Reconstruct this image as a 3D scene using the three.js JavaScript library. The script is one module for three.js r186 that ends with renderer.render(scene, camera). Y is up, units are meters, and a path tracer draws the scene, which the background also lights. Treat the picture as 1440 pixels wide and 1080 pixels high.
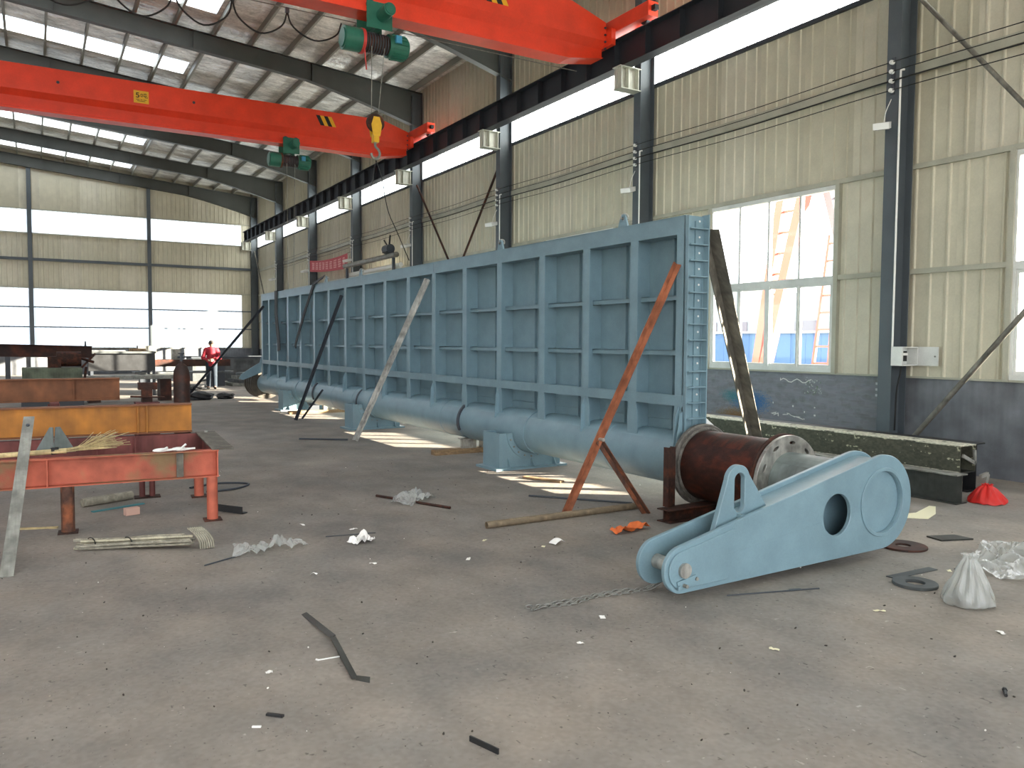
import * as THREE from 'three';
import { mergeGeometries, toCreasedNormals } from 'three/addons/utils/BufferGeometryUtils.js';
import { RectAreaLightUniformsLib } from 'three/addons/lights/RectAreaLightUniformsLib.js';
import { MarchingCubes } from 'three/addons/objects/MarchingCubes.js';
import { ImprovedNoise } from 'three/addons/math/ImprovedNoise.js';

RectAreaLightUniformsLib.init();
const scene = new THREE.Scene();
const V = (x, y, z) => new THREE.Vector3(x, y, z);
const D = Math.PI / 180;

// ---------- camera ----------
const camera = new THREE.PerspectiveCamera(2 * Math.atan(540 / 1120) / D, 1440 / 1080, 0.05, 400);
camera.position.set(0, 1.72, 0);
{
  const yaw = 30.902 * D, pitch = 3.042 * D, roll = 0.312 * D;
  const fw = V(Math.sin(yaw) * Math.cos(pitch), -Math.sin(pitch), -Math.cos(yaw) * Math.cos(pitch));
  const r = V(Math.cos(yaw), 0, Math.sin(yaw)), u = V().crossVectors(r, fw);
  const r2 = r.clone().multiplyScalar(Math.cos(roll)).addScaledVector(u, Math.sin(roll));
  const u2 = u.clone().multiplyScalar(Math.cos(roll)).addScaledVector(r, -Math.sin(roll));
  camera.quaternion.setFromRotationMatrix(new THREE.Matrix4().makeBasis(r2, u2, fw.clone().negate()));
}

// ---------- sky, sun, exposure ----------
scene.background = new THREE.Color().setRGB(0.92, 0.95, 1.0);
scene.backgroundIntensity = 2.6;
const SUN = V(0.81, 0.238, 0.587).normalize();
const sun = new THREE.DirectionalLight(0xfff1da, 26);
sun.position.copy(SUN).multiplyScalar(60).add(V(0, 0, -15));
sun.target.position.set(0, 0, -15);
sun.castShadow = true;
sun.shadow.mapSize.set(4096, 4096);
Object.assign(sun.shadow.camera, { left: -40, right: 40, top: 30, bottom: -30, near: 1, far: 140 });
scene.add(sun, sun.target);

const renderer = new THREE.WebGLRenderer({ antialias: true });
renderer.toneMapping = THREE.LinearToneMapping;
renderer.toneMappingExposure = 2.3;
renderer.shadowMap.enabled = true;
renderer.shadowMap.type = THREE.PCFSoftShadowMap;

// ---------- seeded random and noise ----------
let seed = 20240611;
const rnd = (a = 1, b) => {
  seed = (seed + 0x6d2b79f5) | 0;
  let t = Math.imul(seed ^ (seed >>> 15), 1 | seed);
  t = (t + Math.imul(t ^ (t >>> 7), 61 | t)) ^ t;
  const v = ((t ^ (t >>> 14)) >>> 0) / 4294967296;
  return b === undefined ? v * a : a + v * (b - a);
};
const hash2 = (ix, iy, s) => { let h = Math.imul(ix, 374761393) + Math.imul(iy, 668265263) + Math.imul(s, 69069); h = Math.imul(h ^ (h >>> 13), 1274126177); return ((h ^ (h >>> 16)) >>> 0) / 4294967296; };
// value noise that tiles with period p
function vnoise(x, y, p, s) {
  const ix = Math.floor(x), iy = Math.floor(y), fx = x - ix, fy = y - iy;
  const w = (a) => ((a % p) + p) % p, u = fx * fx * (3 - 2 * fx), v = fy * fy * (3 - 2 * fy);
  const a = hash2(w(ix), w(iy), s), b = hash2(w(ix + 1), w(iy), s), c = hash2(w(ix), w(iy + 1), s), d = hash2(w(ix + 1), w(iy + 1), s);
  return a + (b - a) * u + (c - a) * v + (a - b - c + d) * u * v;
}
function fbm(x, y, p, s, o = 5) { let v = 0, a = 0.5, t = 0; for (let k = 0; k < o; k++) { v += a * vnoise(x, y, p, s + k * 7); t += a; a *= 0.5; x *= 2; y *= 2; p *= 2; } return v / t; }
const sstep = (a, b, x) => { const t = Math.min(1, Math.max(0, (x - a) / (b - a))); return t * t * (3 - 2 * t); };

// ---------- textures ----------
function dataTex(n, fn, srgb) {
  const d = new Uint8Array(n * n * 4);
  for (let y = 0; y < n; y++) for (let x = 0; x < n; x++) {
    const c = fn(x / n, y / n), o = (y * n + x) * 4;
    d[o] = Math.max(0, Math.min(255, c[0] * 255)); d[o + 1] = Math.max(0, Math.min(255, c[1] * 255)); d[o + 2] = Math.max(0, Math.min(255, c[2] * 255)); d[o + 3] = 255;
  }
  const t = new THREE.DataTexture(d, n, n);
  t.wrapS = t.wrapT = THREE.RepeatWrapping; t.magFilter = THREE.LinearFilter; t.minFilter = THREE.LinearMipmapLinearFilter; t.generateMipmaps = true;
  if (srgb) t.colorSpace = THREE.SRGBColorSpace;
  t.needsUpdate = true;
  return t;
}
const rep = (t, s, sy = s) => { const c = t.clone(); c.repeat.set(1 / s, 1 / sy); c.needsUpdate = true; return c; };
function canvasTex(w, h, draw) {
  const c = document.createElement('canvas'); c.width = w; c.height = h;
  draw(c.getContext('2d'), w, h);
  const t = new THREE.CanvasTexture(c); t.colorSpace = THREE.SRGBColorSpace; t.magFilter = THREE.LinearFilter;
  return t;
}
const T = {};
// concrete: trampled dust, scuffs, dark specks
T.floor = dataTex(2048, (u, v) => {
  const a = fbm(u * 7, v * 7, 7, 1, 6), b = fbm(u * 44, v * 28, 4, 9, 4), c = vnoise(u * 640, v * 640, 640, 5), d = fbm(u * 24, v * 24, 24, 31, 5);
  let g = 0.76 + (a - 0.5) * 0.2 + (b - 0.5) * 0.14 + (c - 0.5) * 0.07 + (d - 0.5) * 0.16;
  if (vnoise(u * 520, v * 520, 520, 77) > 0.955) g *= 0.72;
  if (vnoise(u * 450, v * 450, 450, 78) > 0.975) g *= 1.25;
  const w = (d - 0.5) * 0.05;
  return [g * (1.0 + w), g * 0.985, g * (0.955 - w)];
}, true);
T.grain = dataTex(512, (u, v) => { const g = fbm(u * 32, v * 32, 32, 3, 4); return [g, g, g]; });
T.floorBump = dataTex(1024, (u, v) => { let g = 0.5 + (fbm(u * 40, v * 40, 40, 3, 5) - 0.5) * 0.8; if (vnoise(u * 200, v * 200, 200, 8) > 0.93) g += 0.35; return [g, g, g]; });
// paint: nearly even with faint blotches and scratches
T.paint = dataTex(512, (u, v) => { const g = 0.93 + (fbm(u * 5, v * 5, 5, 21, 5) - 0.5) * 0.16 + (vnoise(u * 128, v * 128, 128, 2) - 0.5) * 0.03; return [g, g, g]; }, true);
T.worn = dataTex(512, (u, v) => { const g = 0.86 + (fbm(u * 6, v * 6, 6, 41, 6) - 0.5) * 0.55 + (fbm(u * 40, v * 4, 4, 43, 3) - 0.5) * 0.12; return [g, g * 0.99, g * 0.97]; }, true);
T.rust = dataTex(512, (u, v) => {
  const a = fbm(u * 6, v * 6, 6, 51, 6), b = fbm(u * 22, v * 22, 22, 57, 4), k = sstep(0.35, 0.7, a), g = 0.7 + (b - 0.5) * 0.5;
  return [g * (0.46 + 0.26 * k), g * (0.31 + 0.11 * k), g * (0.25 + 0.02 * k)];
}, true);
T.foil = dataTex(512, (u, v) => { const a = fbm(u * 4, v * 9, 4, 61, 6), b = vnoise(u * 60, v * 60, 60, 66), g = 0.92 + (a - 0.5) * 0.5 + (b - 0.5) * 0.1; return [g, g * 0.985, g * 0.95]; }, true);
T.crinkle = dataTex(512, (u, v) => { const a = fbm(u * 7, v * 7, 7, 71, 6), r = Math.abs(a - 0.5) * 3; return [r, r, r]; });

// ---------- materials ----------
const std = (color, rough, o = {}) => new THREE.MeshStandardMaterial({ color, roughness: rough, ...o });
const painted = (color, rough = 0.5, s = 1.3, o = {}) => std(color, rough, { map: rep(T.paint, s), bumpMap: rep(T.grain, 0.6), bumpScale: 0.0006, ...o });
const M = {
  floor: std(0xb3ada9, 0.78, { map: rep(T.floor, 12.1), bumpMap: rep(T.floorBump, 2.7), bumpScale: 0.006 }),
  ground: std(0xb9b6ae, 0.95, { map: rep(T.floor, 11) }),
  siding: std(0xd6d1bb, 0.55, { map: rep(T.paint, 2.1) }),
  dado: std(0x7b8089, 0.85, { map: rep(T.worn, 2.6), bumpMap: rep(T.grain, 0.8), bumpScale: 0.003 }),
  frp: new THREE.MeshPhysicalMaterial({ color: 0xbfcbd6, roughness: 1, transmission: 0.8, thickness: 0, ior: 1.3, specularIntensity: 0.3, side: THREE.DoubleSide }),
  glass: new THREE.MeshPhysicalMaterial({ color: 0xf8fafa, roughness: 0.02, transmission: 1, thickness: 0, ior: 1.5 }),
  pvc: painted(0xe6e8e4, 0.45),
  girt: painted(0xb9b7a6, 0.5),
  column: painted(0x565e64, 0.5, 1.7),
  darkPaint: painted(0x41474f, 0.5, 1.7),
  rafter: painted(0x4c4f4b, 0.55, 1.7),
  purlin: painted(0x8d8b80, 0.5, 1.5),
  runway: painted(0x2c3038, 0.5, 1.7),
  rail: std(0xd2c6aa, 0.4, { metalness: 0.25 }),
  foil: std(0xffffff, 0.24, { metalness: 0.22, map: rep(T.foil, 2.6), bumpMap: rep(T.crinkle, 1.9), bumpScale: 0.018 }),
  gate: painted(0x819eaa, 0.34, 1.1),
  orange: painted(0xff4a2a, 0.42, 1.6),
  rust: std(0xffffff, 0.82, { map: rep(T.rust, 0.9), bumpMap: rep(T.grain, 0.3), bumpScale: 0.002 }),
  rustDark: std(0xa08f88, 0.8, { map: rep(T.rust, 0.7), bumpMap: rep(T.grain, 0.3), bumpScale: 0.002 }),
  steel: std(0xc2c3c0, 0.35, { metalness: 0.5, map: rep(T.worn, 0.5) }),
  steelDull: std(0xa2a49f, 0.6, { metalness: 0.3, map: rep(T.worn, 0.5) }),
  black: std(0x1c1d1e, 0.7),
  cable: std(0x161616, 0.6),
  white: std(0xe9e9e6, 0.5),
  wood: std(0xa98d6c, 0.8, { map: rep(T.worn, 0.6, 0.2) }),
  woodPale: std(0xe2cf9e, 0.8, { map: rep(T.worn, 0.6, 0.2) }),
  concrete: std(0xb9b7b0, 0.9, { map: rep(T.worn, 0.4) }),
};

// ---------- geometry helpers (everything non-indexed, uv in metres) ----------
function boxUV(g) {
  const p = g.attributes.position, n = g.attributes.normal, uv = new Float32Array(p.count * 2);
  for (let i = 0; i < p.count; i += 3) {
    let ax = 0, ay = 0, az = 0;
    for (let k = 0; k < 3; k++) { ax += n.getX(i + k); ay += n.getY(i + k); az += n.getZ(i + k); }
    ax = Math.abs(ax); ay = Math.abs(ay); az = Math.abs(az);
    for (let k = 0; k < 3; k++) {
      const j = i + k, x = p.getX(j), y = p.getY(j), z = p.getZ(j);
      if (ax >= ay && ax >= az) { uv[j * 2] = z; uv[j * 2 + 1] = y; } else if (ay >= az) { uv[j * 2] = x; uv[j * 2 + 1] = z; } else { uv[j * 2] = x; uv[j * 2 + 1] = y; }
    }
  }
  g.setAttribute('uv', new THREE.BufferAttribute(uv, 2));
  return g;
}
const flat = (g) => { const r = g.index ? g.toNonIndexed() : g; for (const k of Object.keys(r.attributes)) if (!['position', 'normal', 'color'].includes(k)) r.deleteAttribute(k); return r; };
const xf = (g, m) => { g.applyMatrix4(m); return g; };
const mat4 = (x, y, z, rx = 0, ry = 0, rz = 0, s = 1) => new THREE.Matrix4().compose(V(x, y, z), new THREE.Quaternion().setFromEuler(new THREE.Euler(rx, ry, rz)), typeof s === 'number' ? V(s, s, s) : s);
const bx = (w, h, d, x = 0, y = 0, z = 0, rx = 0, ry = 0, rz = 0) => xf(flat(new THREE.BoxGeometry(w, h, d)), mat4(x, y, z, rx, ry, rz));
// box by its limits
const lim = (x0, x1, y0, y1, z0, z1) => bx(x1 - x0, y1 - y0, z1 - z0, (x0 + x1) / 2, (y0 + y1) / 2, (z0 + z1) / 2);
const along = (a, b) => { const d = b.clone().sub(a), L = d.length(); return { L, m: new THREE.Matrix4().compose(a.clone().add(b).multiplyScalar(0.5), new THREE.Quaternion().setFromUnitVectors(V(0, 1, 0), d.normalize()), V(1, 1, 1)) }; };
const cyl = (a, b, r, seg = 14, r2 = r, open = false) => { const { L, m } = along(a, b); return xf(flat(new THREE.CylinderGeometry(r2, r, L, seg, 1, open)), m); };
// bar of rectangular section between two points; side = direction its width w points to
function bar(a, b, w, t, side = V(1, 0, 0)) {
  const d = b.clone().sub(a), L = d.length(); d.normalize();
  const x = side.clone().addScaledVector(d, -side.dot(d)).normalize(), z = V().crossVectors(x, d);
  return xf(flat(new THREE.BoxGeometry(w, L, t)), new THREE.Matrix4().makeBasis(x, d, z).setPosition(a.clone().add(b).multiplyScalar(0.5)));
}
// L-section bar
function angle(a, b, w, t, side = V(1, 0, 0)) {
  const d = b.clone().sub(a).normalize(), x = side.clone().addScaledVector(d, -side.dot(d)).normalize(), z = V().crossVectors(x, d);
  const o = z.clone().multiplyScalar(w / 2).addScaledVector(x, -w / 2 + t / 2);
  return [bar(a, b, w, t, side), bar(a.clone().add(o), b.clone().add(o), t, w, side)];
}
const tube = (pts, r, seg = 24, rs = 7, closed = false) => flat(new THREE.TubeGeometry(new THREE.CatmullRomCurve3(pts, closed), seg, r, rs, closed));
const shapeOf = (pts, holes = []) => { const s = new THREE.Shape(pts.map((p) => new THREE.Vector2(p[0], p[1]))); for (const h of holes) s.holes.push(h instanceof THREE.Path ? h : new THREE.Path(h.map((p) => new THREE.Vector2(p[0], p[1])))); return s; };
const ext = (shape, depth, bev = 0, curve = 18) => flat(new THREE.ExtrudeGeometry(shape, { depth: depth - 2 * bev, bevelEnabled: bev > 0, bevelSize: bev, bevelThickness: bev, bevelOffset: -bev, bevelSegments: 1, curveSegments: curve })).translate(0, 0, bev);
const circlePath = (x, y, r) => { const p = new THREE.Path(); p.absarc(x, y, r, 0, Math.PI * 2, true); return p; };
const lathe = (pts, seg = 24) => flat(toCreasedNormals(new THREE.LatheGeometry(pts.map((p) => new THREE.Vector2(p[0], p[1])), seg), 0.6));
// I-section along +x from 0 to L, y from 0 to h, flanges along z
function ibeam(L, h, b, tw, tf) {
  const w = b / 2, t = tw / 2;
  const s = shapeOf([[-w, 0], [w, 0], [w, tf], [t, tf], [t, h - tf], [w, h - tf], [w, h], [-w, h], [-w, h - tf], [-t, h - tf], [-t, tf], [-w, tf]]);
  return xf(ext(s, L), mat4(0, 0, 0, 0, Math.PI / 2, 0));
}
const merged = (gs) => boxUV(gs.length === 1 ? flat(gs[0]) : mergeGeometries(gs.flat().map(flat)));

// ---------- scene helpers ----------
const used = new Map();
const numbered = (n) => { const k = used.get(n) ?? 0; used.set(n, k + 1); return k ? `${n}_${String(k).padStart(3, '0')}` : n; };
function mesh(name, gs, m, parent) {
  const g = Array.isArray(gs) ? merged(gs.flat()) : gs;
  const o = new THREE.Mesh(g, m); o.name = parent === scene || !parent ? numbered(name) : name;
  o.castShadow = o.receiveShadow = true; (parent || scene).add(o);
  return o;
}
const tag = (o, label, category, group) => { o.userData.label = label; o.userData.category = category; if (group) o.userData.group = group; return o; };
function thing(name, label, category, [x, y, z] = [0, 0, 0], turn = 0, group) {
  const o = new THREE.Group(); o.name = numbered(name); o.position.set(x, y, z); o.rotation.y = turn; scene.add(o);
  return tag(o, label, category, group);
}
function struct(name, [x, y, z] = [0, 0, 0], turn = 0) { const o = new THREE.Group(); o.name = numbered(name); o.position.set(x, y, z); o.rotation.y = turn; o.userData.kind = 'structure'; scene.add(o); return o; }
function copy(o, [x, y, z], turn, label) { const c = o.clone(); c.name = numbered(o.name.replace(/_\d{3}$/, '')); c.position.set(x, y, z); if (turn !== undefined) c.rotation.y = turn; c.userData = { ...o.userData }; if (label) c.userData.label = label; scene.add(c); return c; }
// =====================================================================
// THE SETTING: a portal-frame workshop. Right wall face x = 10.52, back wall z = -44.5, ridge x = -2.2
// =====================================================================
const XR = 10.52, XL = -14.92, ZB = -44.5, ZF = 10.0, RIDGE = -2.2, STEP = 5.4, Z0 = -6.82;
const colZ = (i) => Z0 - STEP * i;                      // column i, i = -3 .. 7
const roofY = (x) => 10.30 - 0.09 * Math.max(x, 2 * RIDGE - x);  // top of the rafters
const SILL = 1.26, HEAD = 4.13, STRIP0 = 6.73, STRIP1 = 7.86;

// ---- floor ----
{
  const g = new THREE.PlaneGeometry(XR - XL + 0.2, ZF - ZB + 0.4).rotateX(-Math.PI / 2).translate((XR + XL) / 2, 0, (ZF + ZB) / 2), p = g.attributes.position;
  for (let i = 0; i < p.count; i++) g.attributes.uv.setXY(i, p.getX(i) + 1.7, p.getZ(i) + 4.1);
  const fl = mesh('floor', g, M.floor); fl.userData.kind = 'structure';
  mesh('slab', [lim(XL - 0.3, XR + 0.3, -0.3, -0.004, ZB - 0.3, ZF + 0.3)], M.ground, fl);
  const gr = mesh('ground', [lim(-120, 160, -0.9, -0.31, -160, 90)], M.ground); gr.userData.kind = 'structure';
}

// ---- siding sheets ----
// profile across x (width w): flat pan with raised ribs towards +z
function ribProfile(w, ribs, ribW = 0.026, ribH = 0.022) {
  const pts = [[0, 0]], s = w / ribs;
  for (let k = 0; k < ribs; k++) { const c = s * (k + 0.5); pts.push([c - ribW, 0], [c - ribW * 0.45, ribH], [c + ribW * 0.45, ribH], [c + ribW, 0]); }
  pts.push([w, 0]);
  return pts;
}
const sheetCache = new Map();
function sheetGeo(w, h, ribs, thick = 0.03) {
  const key = [w.toFixed(3), h.toFixed(3), ribs, thick].join();
  if (!sheetCache.has(key)) {
    const pr = ribProfile(w - 0.0004, ribs), gs = [];
    if (thick) gs.push(xf(ext(shapeOf([...pr, [w - 0.0004, -thick], [0, -thick]]), h), mat4(0.0002, h, 0, Math.PI / 2, 0, 0)));
    else {
      const pos = [];
      for (let k = 0; k + 1 < pr.length; k++) { const [a, b] = [pr[k], pr[k + 1]]; pos.push(a[0], 0, a[1], b[0], 0, b[1], b[0], h, b[1], a[0], 0, a[1], b[0], h, b[1], a[0], h, a[1]); }
      const g = new THREE.BufferGeometry(); g.setAttribute('position', new THREE.Float32BufferAttribute(pos, 3)); g.computeVertexNormals(); gs.push(g);
    }
    const g = merged(gs);
    // ext() lays the profile in x,y and the depth in z; the turn above maps profile y to z
    sheetCache.set(key, g);
  }
  return sheetCache.get(key);
}
const SID = [0xd3cdb7, 0xcfc9b3, 0xd7d1bd].map((c) => { const m = M.siding.clone(); m.color.set(c); return m; });
let sheetNo = 0;
// sheets side by side from x0 to x1 (wall's own x), y0 to y1
function sheets(parent, x0, x1, y0, y1, kind = 'siding') {
  const n = Math.max(1, Math.round((x1 - x0) / 0.86)), w = (x1 - x0) / n, ribs = Math.max(1, Math.round(w / 0.215));
  for (let k = 0; k < n; k++) {
    const frp = kind === 'frp';
    const o = mesh(frp ? 'translucent_panel' : 'siding_sheet', sheetGeo(w, y1 - y0, ribs, frp ? 0 : 0.03), frp ? M.frp : SID[sheetNo++ % 3], parent);
    o.position.set(x0 + k * w, y0, 0);
  }
}

// ---- windows ----
// glazing with a frame, own x from 0 to w, y from 0 to h; upper row of n panes, lower row of sliding sashes
function makeWindow(name, parent, w, h, split, n = 4) {
  const o = new THREE.Group(); o.name = parent === scene ? numbered(name) : name; o.userData.kind = 'structure'; parent.add(o);
  const f = 0.07, d = 0.09, z0 = -0.06, fr = [];
  fr.push(lim(0, w, 0, f, z0, z0 + d), lim(0, w, h - f, h, z0, z0 + d), lim(0, f, f, h - f, z0, z0 + d), lim(w - f, w, f, h - f, z0, z0 + d));
  mesh('window_frame', fr, M.pvc, o);
  mesh('transom', [lim(f, w - f, split - 0.05, split + 0.05, z0, z0 + d)], M.pvc, o);
  const pw = (w - 2 * f) / n;
  for (let k = 1; k < n; k++) mesh('mullion', [lim(f + k * pw - 0.022, f + k * pw + 0.022, split + 0.05, h - f, z0 + 0.01, z0 + d - 0.01)], M.pvc, o);
  for (let k = 0; k < n; k++) mesh('pane', [lim(f + k * pw + 0.02, f + (k + 1) * pw - 0.02, split + 0.05, h - f, 0, 0.0005)].map((g) => g), M.glass, o).geometry = paneGeo(f + k * pw + 0.02, f + (k + 1) * pw - 0.02, split + 0.05, h - f);
  mesh('mullion', [lim(w / 2 - 0.05, w / 2 + 0.05, f, split - 0.05, z0, z0 + d)], M.pvc, o);
  for (let k = 0; k < 4; k++) {
    const a = f + k * pw, s = mesh('sash', [lim(a + 0.005, a + pw - 0.005, f, f + 0.045, -0.03, 0.015), lim(a + 0.005, a + pw - 0.005, split - 0.095, split - 0.05, -0.03, 0.015), lim(a + 0.005, a + 0.04, f + 0.045, split - 0.095, -0.03, 0.015), lim(a + pw - 0.04, a + pw - 0.005, f + 0.045, split - 0.095, -0.03, 0.015)], M.pvc, o);
    mesh('pane', paneGeo(a + 0.04, a + pw - 0.04, f + 0.045, split - 0.095), M.glass, s);
  }
  mesh('latch', [bx(0.02, 0.1, 0.025, w * 0.75 + 0.01, split * 0.52, 0.025)], M.steel, o);
  return o;
}
function paneGeo(x0, x1, y0, y1, z = -0.01) {
  const g = new THREE.BufferGeometry();
  g.setAttribute('position', new THREE.Float32BufferAttribute([x0, y0, z, x1, y0, z, x1, y1, z, x0, y0, z, x1, y1, z, x0, y1, z], 3));
  g.computeVertexNormals(); return boxUV(g);
}

// ---- a long wall: own x runs along it, +z into the room ----
const girtGeo = new Map();
function girt(parent, x0, x1, y, h = 0.07, d = 0.05, z = 0.01, m = M.girt) {
  return mesh('girt', [lim(x0, x1, y - h / 2, y + h / 2, z, z + d)], m, parent);
}
// marks sprayed and scraped on the dado near the window (own metres: x along the wall 0..5.4, y 0..1.26)
const dadoMarks = canvasTex(1536, 360, (g, W, H) => {
  const S = W / 5.4, X = (x) => x * S, Y = (y) => H - y * S;
  g.fillStyle = '#7b7e86'; g.fillRect(0, 0, W, H);
  for (let k = 0; k < 2600; k++) { const v = 100 + rnd(50); g.fillStyle = `rgba(${v},${v + 2},${v + 8},0.10)`; g.beginPath(); g.ellipse(rnd(W), rnd(H), rnd(4, 60), rnd(2, 12), 0, 0, 7); g.fill(); }
  for (let k = 0; k < 900; k++) { const v = 60 + rnd(40); g.fillStyle = `rgba(${v},${v},${v},0.10)`; g.beginPath(); g.ellipse(rnd(W), rnd(H), rnd(2, 30), rnd(2, 14), 0, 0, 7); g.fill(); }
  const spray = (cx, cy, rx, ry, col, n) => { for (let k = 0; k < n; k++) { const a = rnd(6.283), r = Math.sqrt(-Math.log(1 - rnd(0.98))) * 0.62; g.fillStyle = col; g.fillRect(X(cx + Math.cos(a) * r * rx), Y(cy + Math.sin(a) * r * ry), rnd(1, 4), rnd(1, 4)); } };
  spray(2.62, 0.72, 0.42, 0.2, 'rgba(38,92,150,0.34)', 9000);
  spray(2.2, 0.8, 0.3, 0.12, 'rgba(46,110,120,0.20)', 3500);
  spray(2.3, 0.45, 0.5, 0.16, 'rgba(120,92,58,0.30)', 9000);
  g.strokeStyle = 'rgba(225,226,220,0.85)'; g.lineCap = 'round';
  const wig = (x, y, n, s, w) => { g.lineWidth = w; g.beginPath(); g.moveTo(X(x), Y(y)); for (let k = 0; k < n; k++) g.lineTo(X(x + rnd(-s, s) + k * s * 0.5), Y(y + rnd(-s, s) * 0.6)); g.stroke(); };
  g.lineWidth = 4; g.beginPath(); g.moveTo(X(3.25), Y(1.15)); for (let k = 0; k < 12; k++) g.lineTo(X(3.25 + k * 0.055), Y(1.12 + Math.sin(k * 1.3) * 0.03)); g.stroke();
  for (let k = 0; k < 60; k++) { g.fillStyle = k % 3 ? 'rgba(205,212,200,0.5)' : 'rgba(90,120,80,0.6)'; g.fillRect(X(3.85 + rnd(-0.12, 0.2)), Y(1.2 - rnd(0.28)), rnd(2, 7), rnd(2, 7)); }
  wig(3.12, 0.55, 7, 0.05, 4); wig(3.35, 0.56, 6, 0.05, 3); wig(3.55, 0.53, 6, 0.05, 4);
  for (const [x, y] of [[3.1, 0.75], [3.1, 0.36], [3.5, 0.4], [3.5, 0.72], [3.72, 0.34], [3.72, 0.52], [3.73, 0.64], [3.92, 0.6], [3.92, 0.72], [3.68, 0.28]]) { g.fillStyle = 'rgba(225,226,222,0.8)'; g.fillRect(X(x), Y(y), rnd(5, 10), rnd(4, 9)); }
  for (let k = 0; k < 3; k++) { g.fillStyle = 'rgba(205,210,215,0.75)'; g.fillRect(X(4.98), Y(1.16 - k * 0.085), 36, 10); }
});
function longWall(name, pos, turn, len, bays, opts) {
  const w = struct(name, pos, turn);
  bays.forEach(([a, b, win], k) => {
    // masonry dado
    const dm = opts.marks === k ? std(0xffffff, 0.85, { map: dadoMarks, bumpMap: rep(T.grain, 0.8), bumpScale: 0.003 }) : M.dado;
    const dd = mesh('dado', [lim(0, b - a, 0, SILL, -0.22, 0)], dm, w); dd.position.x = a;
    if (opts.marks === k) { const g = dd.geometry, p = g.attributes.position, uv = g.attributes.uv; for (let i = 0; i < p.count; i++) uv.setXY(i, p.getX(i) / 5.4, p.getY(i) / SILL); }
    mesh('sill_flashing', [lim(a, b, SILL - 0.015, SILL + 0.012, -0.06, 0.035)], M.girt, w);
    if (win) {
      sheets(w, a, win[0], SILL, HEAD); sheets(w, win[1], b, SILL, HEAD);
      const o = makeWindow('window', w, win[1] - win[0], HEAD - SILL - 0.02, 1.43); o.position.set(win[0], SILL + 0.012, 0.02);
      for (const x of win) mesh('window_post', [lim(x - 0.035, x + 0.035, SILL, HEAD, -0.07, 0.075)], M.girt, w);
      girt(w, a, win[0], 2.72); girt(w, win[1], b, 2.72);
    } else { sheets(w, a, b, SILL, HEAD); girt(w, a, b, 2.72); }
    girt(w, a, b, HEAD + 0.03);
    sheets(w, a, b, HEAD, STRIP0);
    girt(w, a, b, 5.48, 0.14, 0.07, 0.02);
    sheets(w, a, b, STRIP0, STRIP1, 'frp');
    girt(w, a, b, STRIP0 - 0.03, 0.06, 0.06, 0.02, M.darkPaint);
    sheets(w, a, b, STRIP1, 9.6);
    girt(w, a, b, STRIP1 + 0.03, 0.06, 0.06);
  });
  return w;
}
// right wall: own x = world z - ZB
{
  const bays = [];
  for (let i = 7; i >= -3; i--) {                       // bay from column i (far) to i-1 (near)
    const a = Math.max(colZ(i), ZB) - ZB, b = Math.min(colZ(i - 1), ZF) - ZB;
    if (b - a < 0.3) continue;
    const near = colZ(i - 1) - ZB;
    bays.push([a, b, i > 0 ? [near - 3.76, near - 1.1] : i === 0 ? [near - 3.98, near - 1.95] : null]);
  }
  longWall('wall_right', [XR, 0, ZB], -Math.PI / 2, ZF - ZB, bays, { marks: bays.findIndex(([a]) => Math.abs(a + ZB - colZ(1)) < 0.01) });
}
// left wall: own x = ZF - world z
{
  const bays = [];
  for (let i = -3; i < 8; i++) { const a = ZF - Math.min(colZ(i - 1), ZF), b = ZF - Math.max(colZ(i), ZB); if (b - a > 0.3) bays.push([a, b, b - a > 5 && i < 3 ? [1.1 + a, 4.1 + a] : null]); }
  longWall('wall_left', [XL, 0, ZF], Math.PI / 2, ZF - ZB, bays, {});
}
// gable walls: siding follows the slope of the roof
function gable(name, pos, turn, flip, build) {
  const w = struct(name, pos, turn), W = XR - XL, rx = (flip ? XR - RIDGE : RIDGE - XL);
  build(w, W);
  // top band, sheet by sheet, cut to the roof line
  const n = 30, s = W / n;
  for (let k = 0; k < n; k++) {
    const a = k * s, yT = (x) => roofY(flip ? XR - x : XL + x) + 0.19, m = SID[k % 3];
    const g = merged([ext(shapeOf([[0, STRIP1], [s - 0.0004, STRIP1], [s - 0.0004, yT(a + s)], ...(rx > a && rx < a + s ? [[rx - a, yT(rx)]] : []), [0, yT(a)]]), 0.03).translate(0, 0, -0.03), ...[0.125, 0.375, 0.625, 0.875].map((q) => lim(q * s - 0.014, q * s + 0.014, STRIP1, Math.min(yT(a + q * s), yT(a + q * s)) - 0.02, 0, 0.022))]);
    const o = mesh('siding_sheet', g, m, w); o.position.x = a;
  }
  return w;
}
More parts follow.
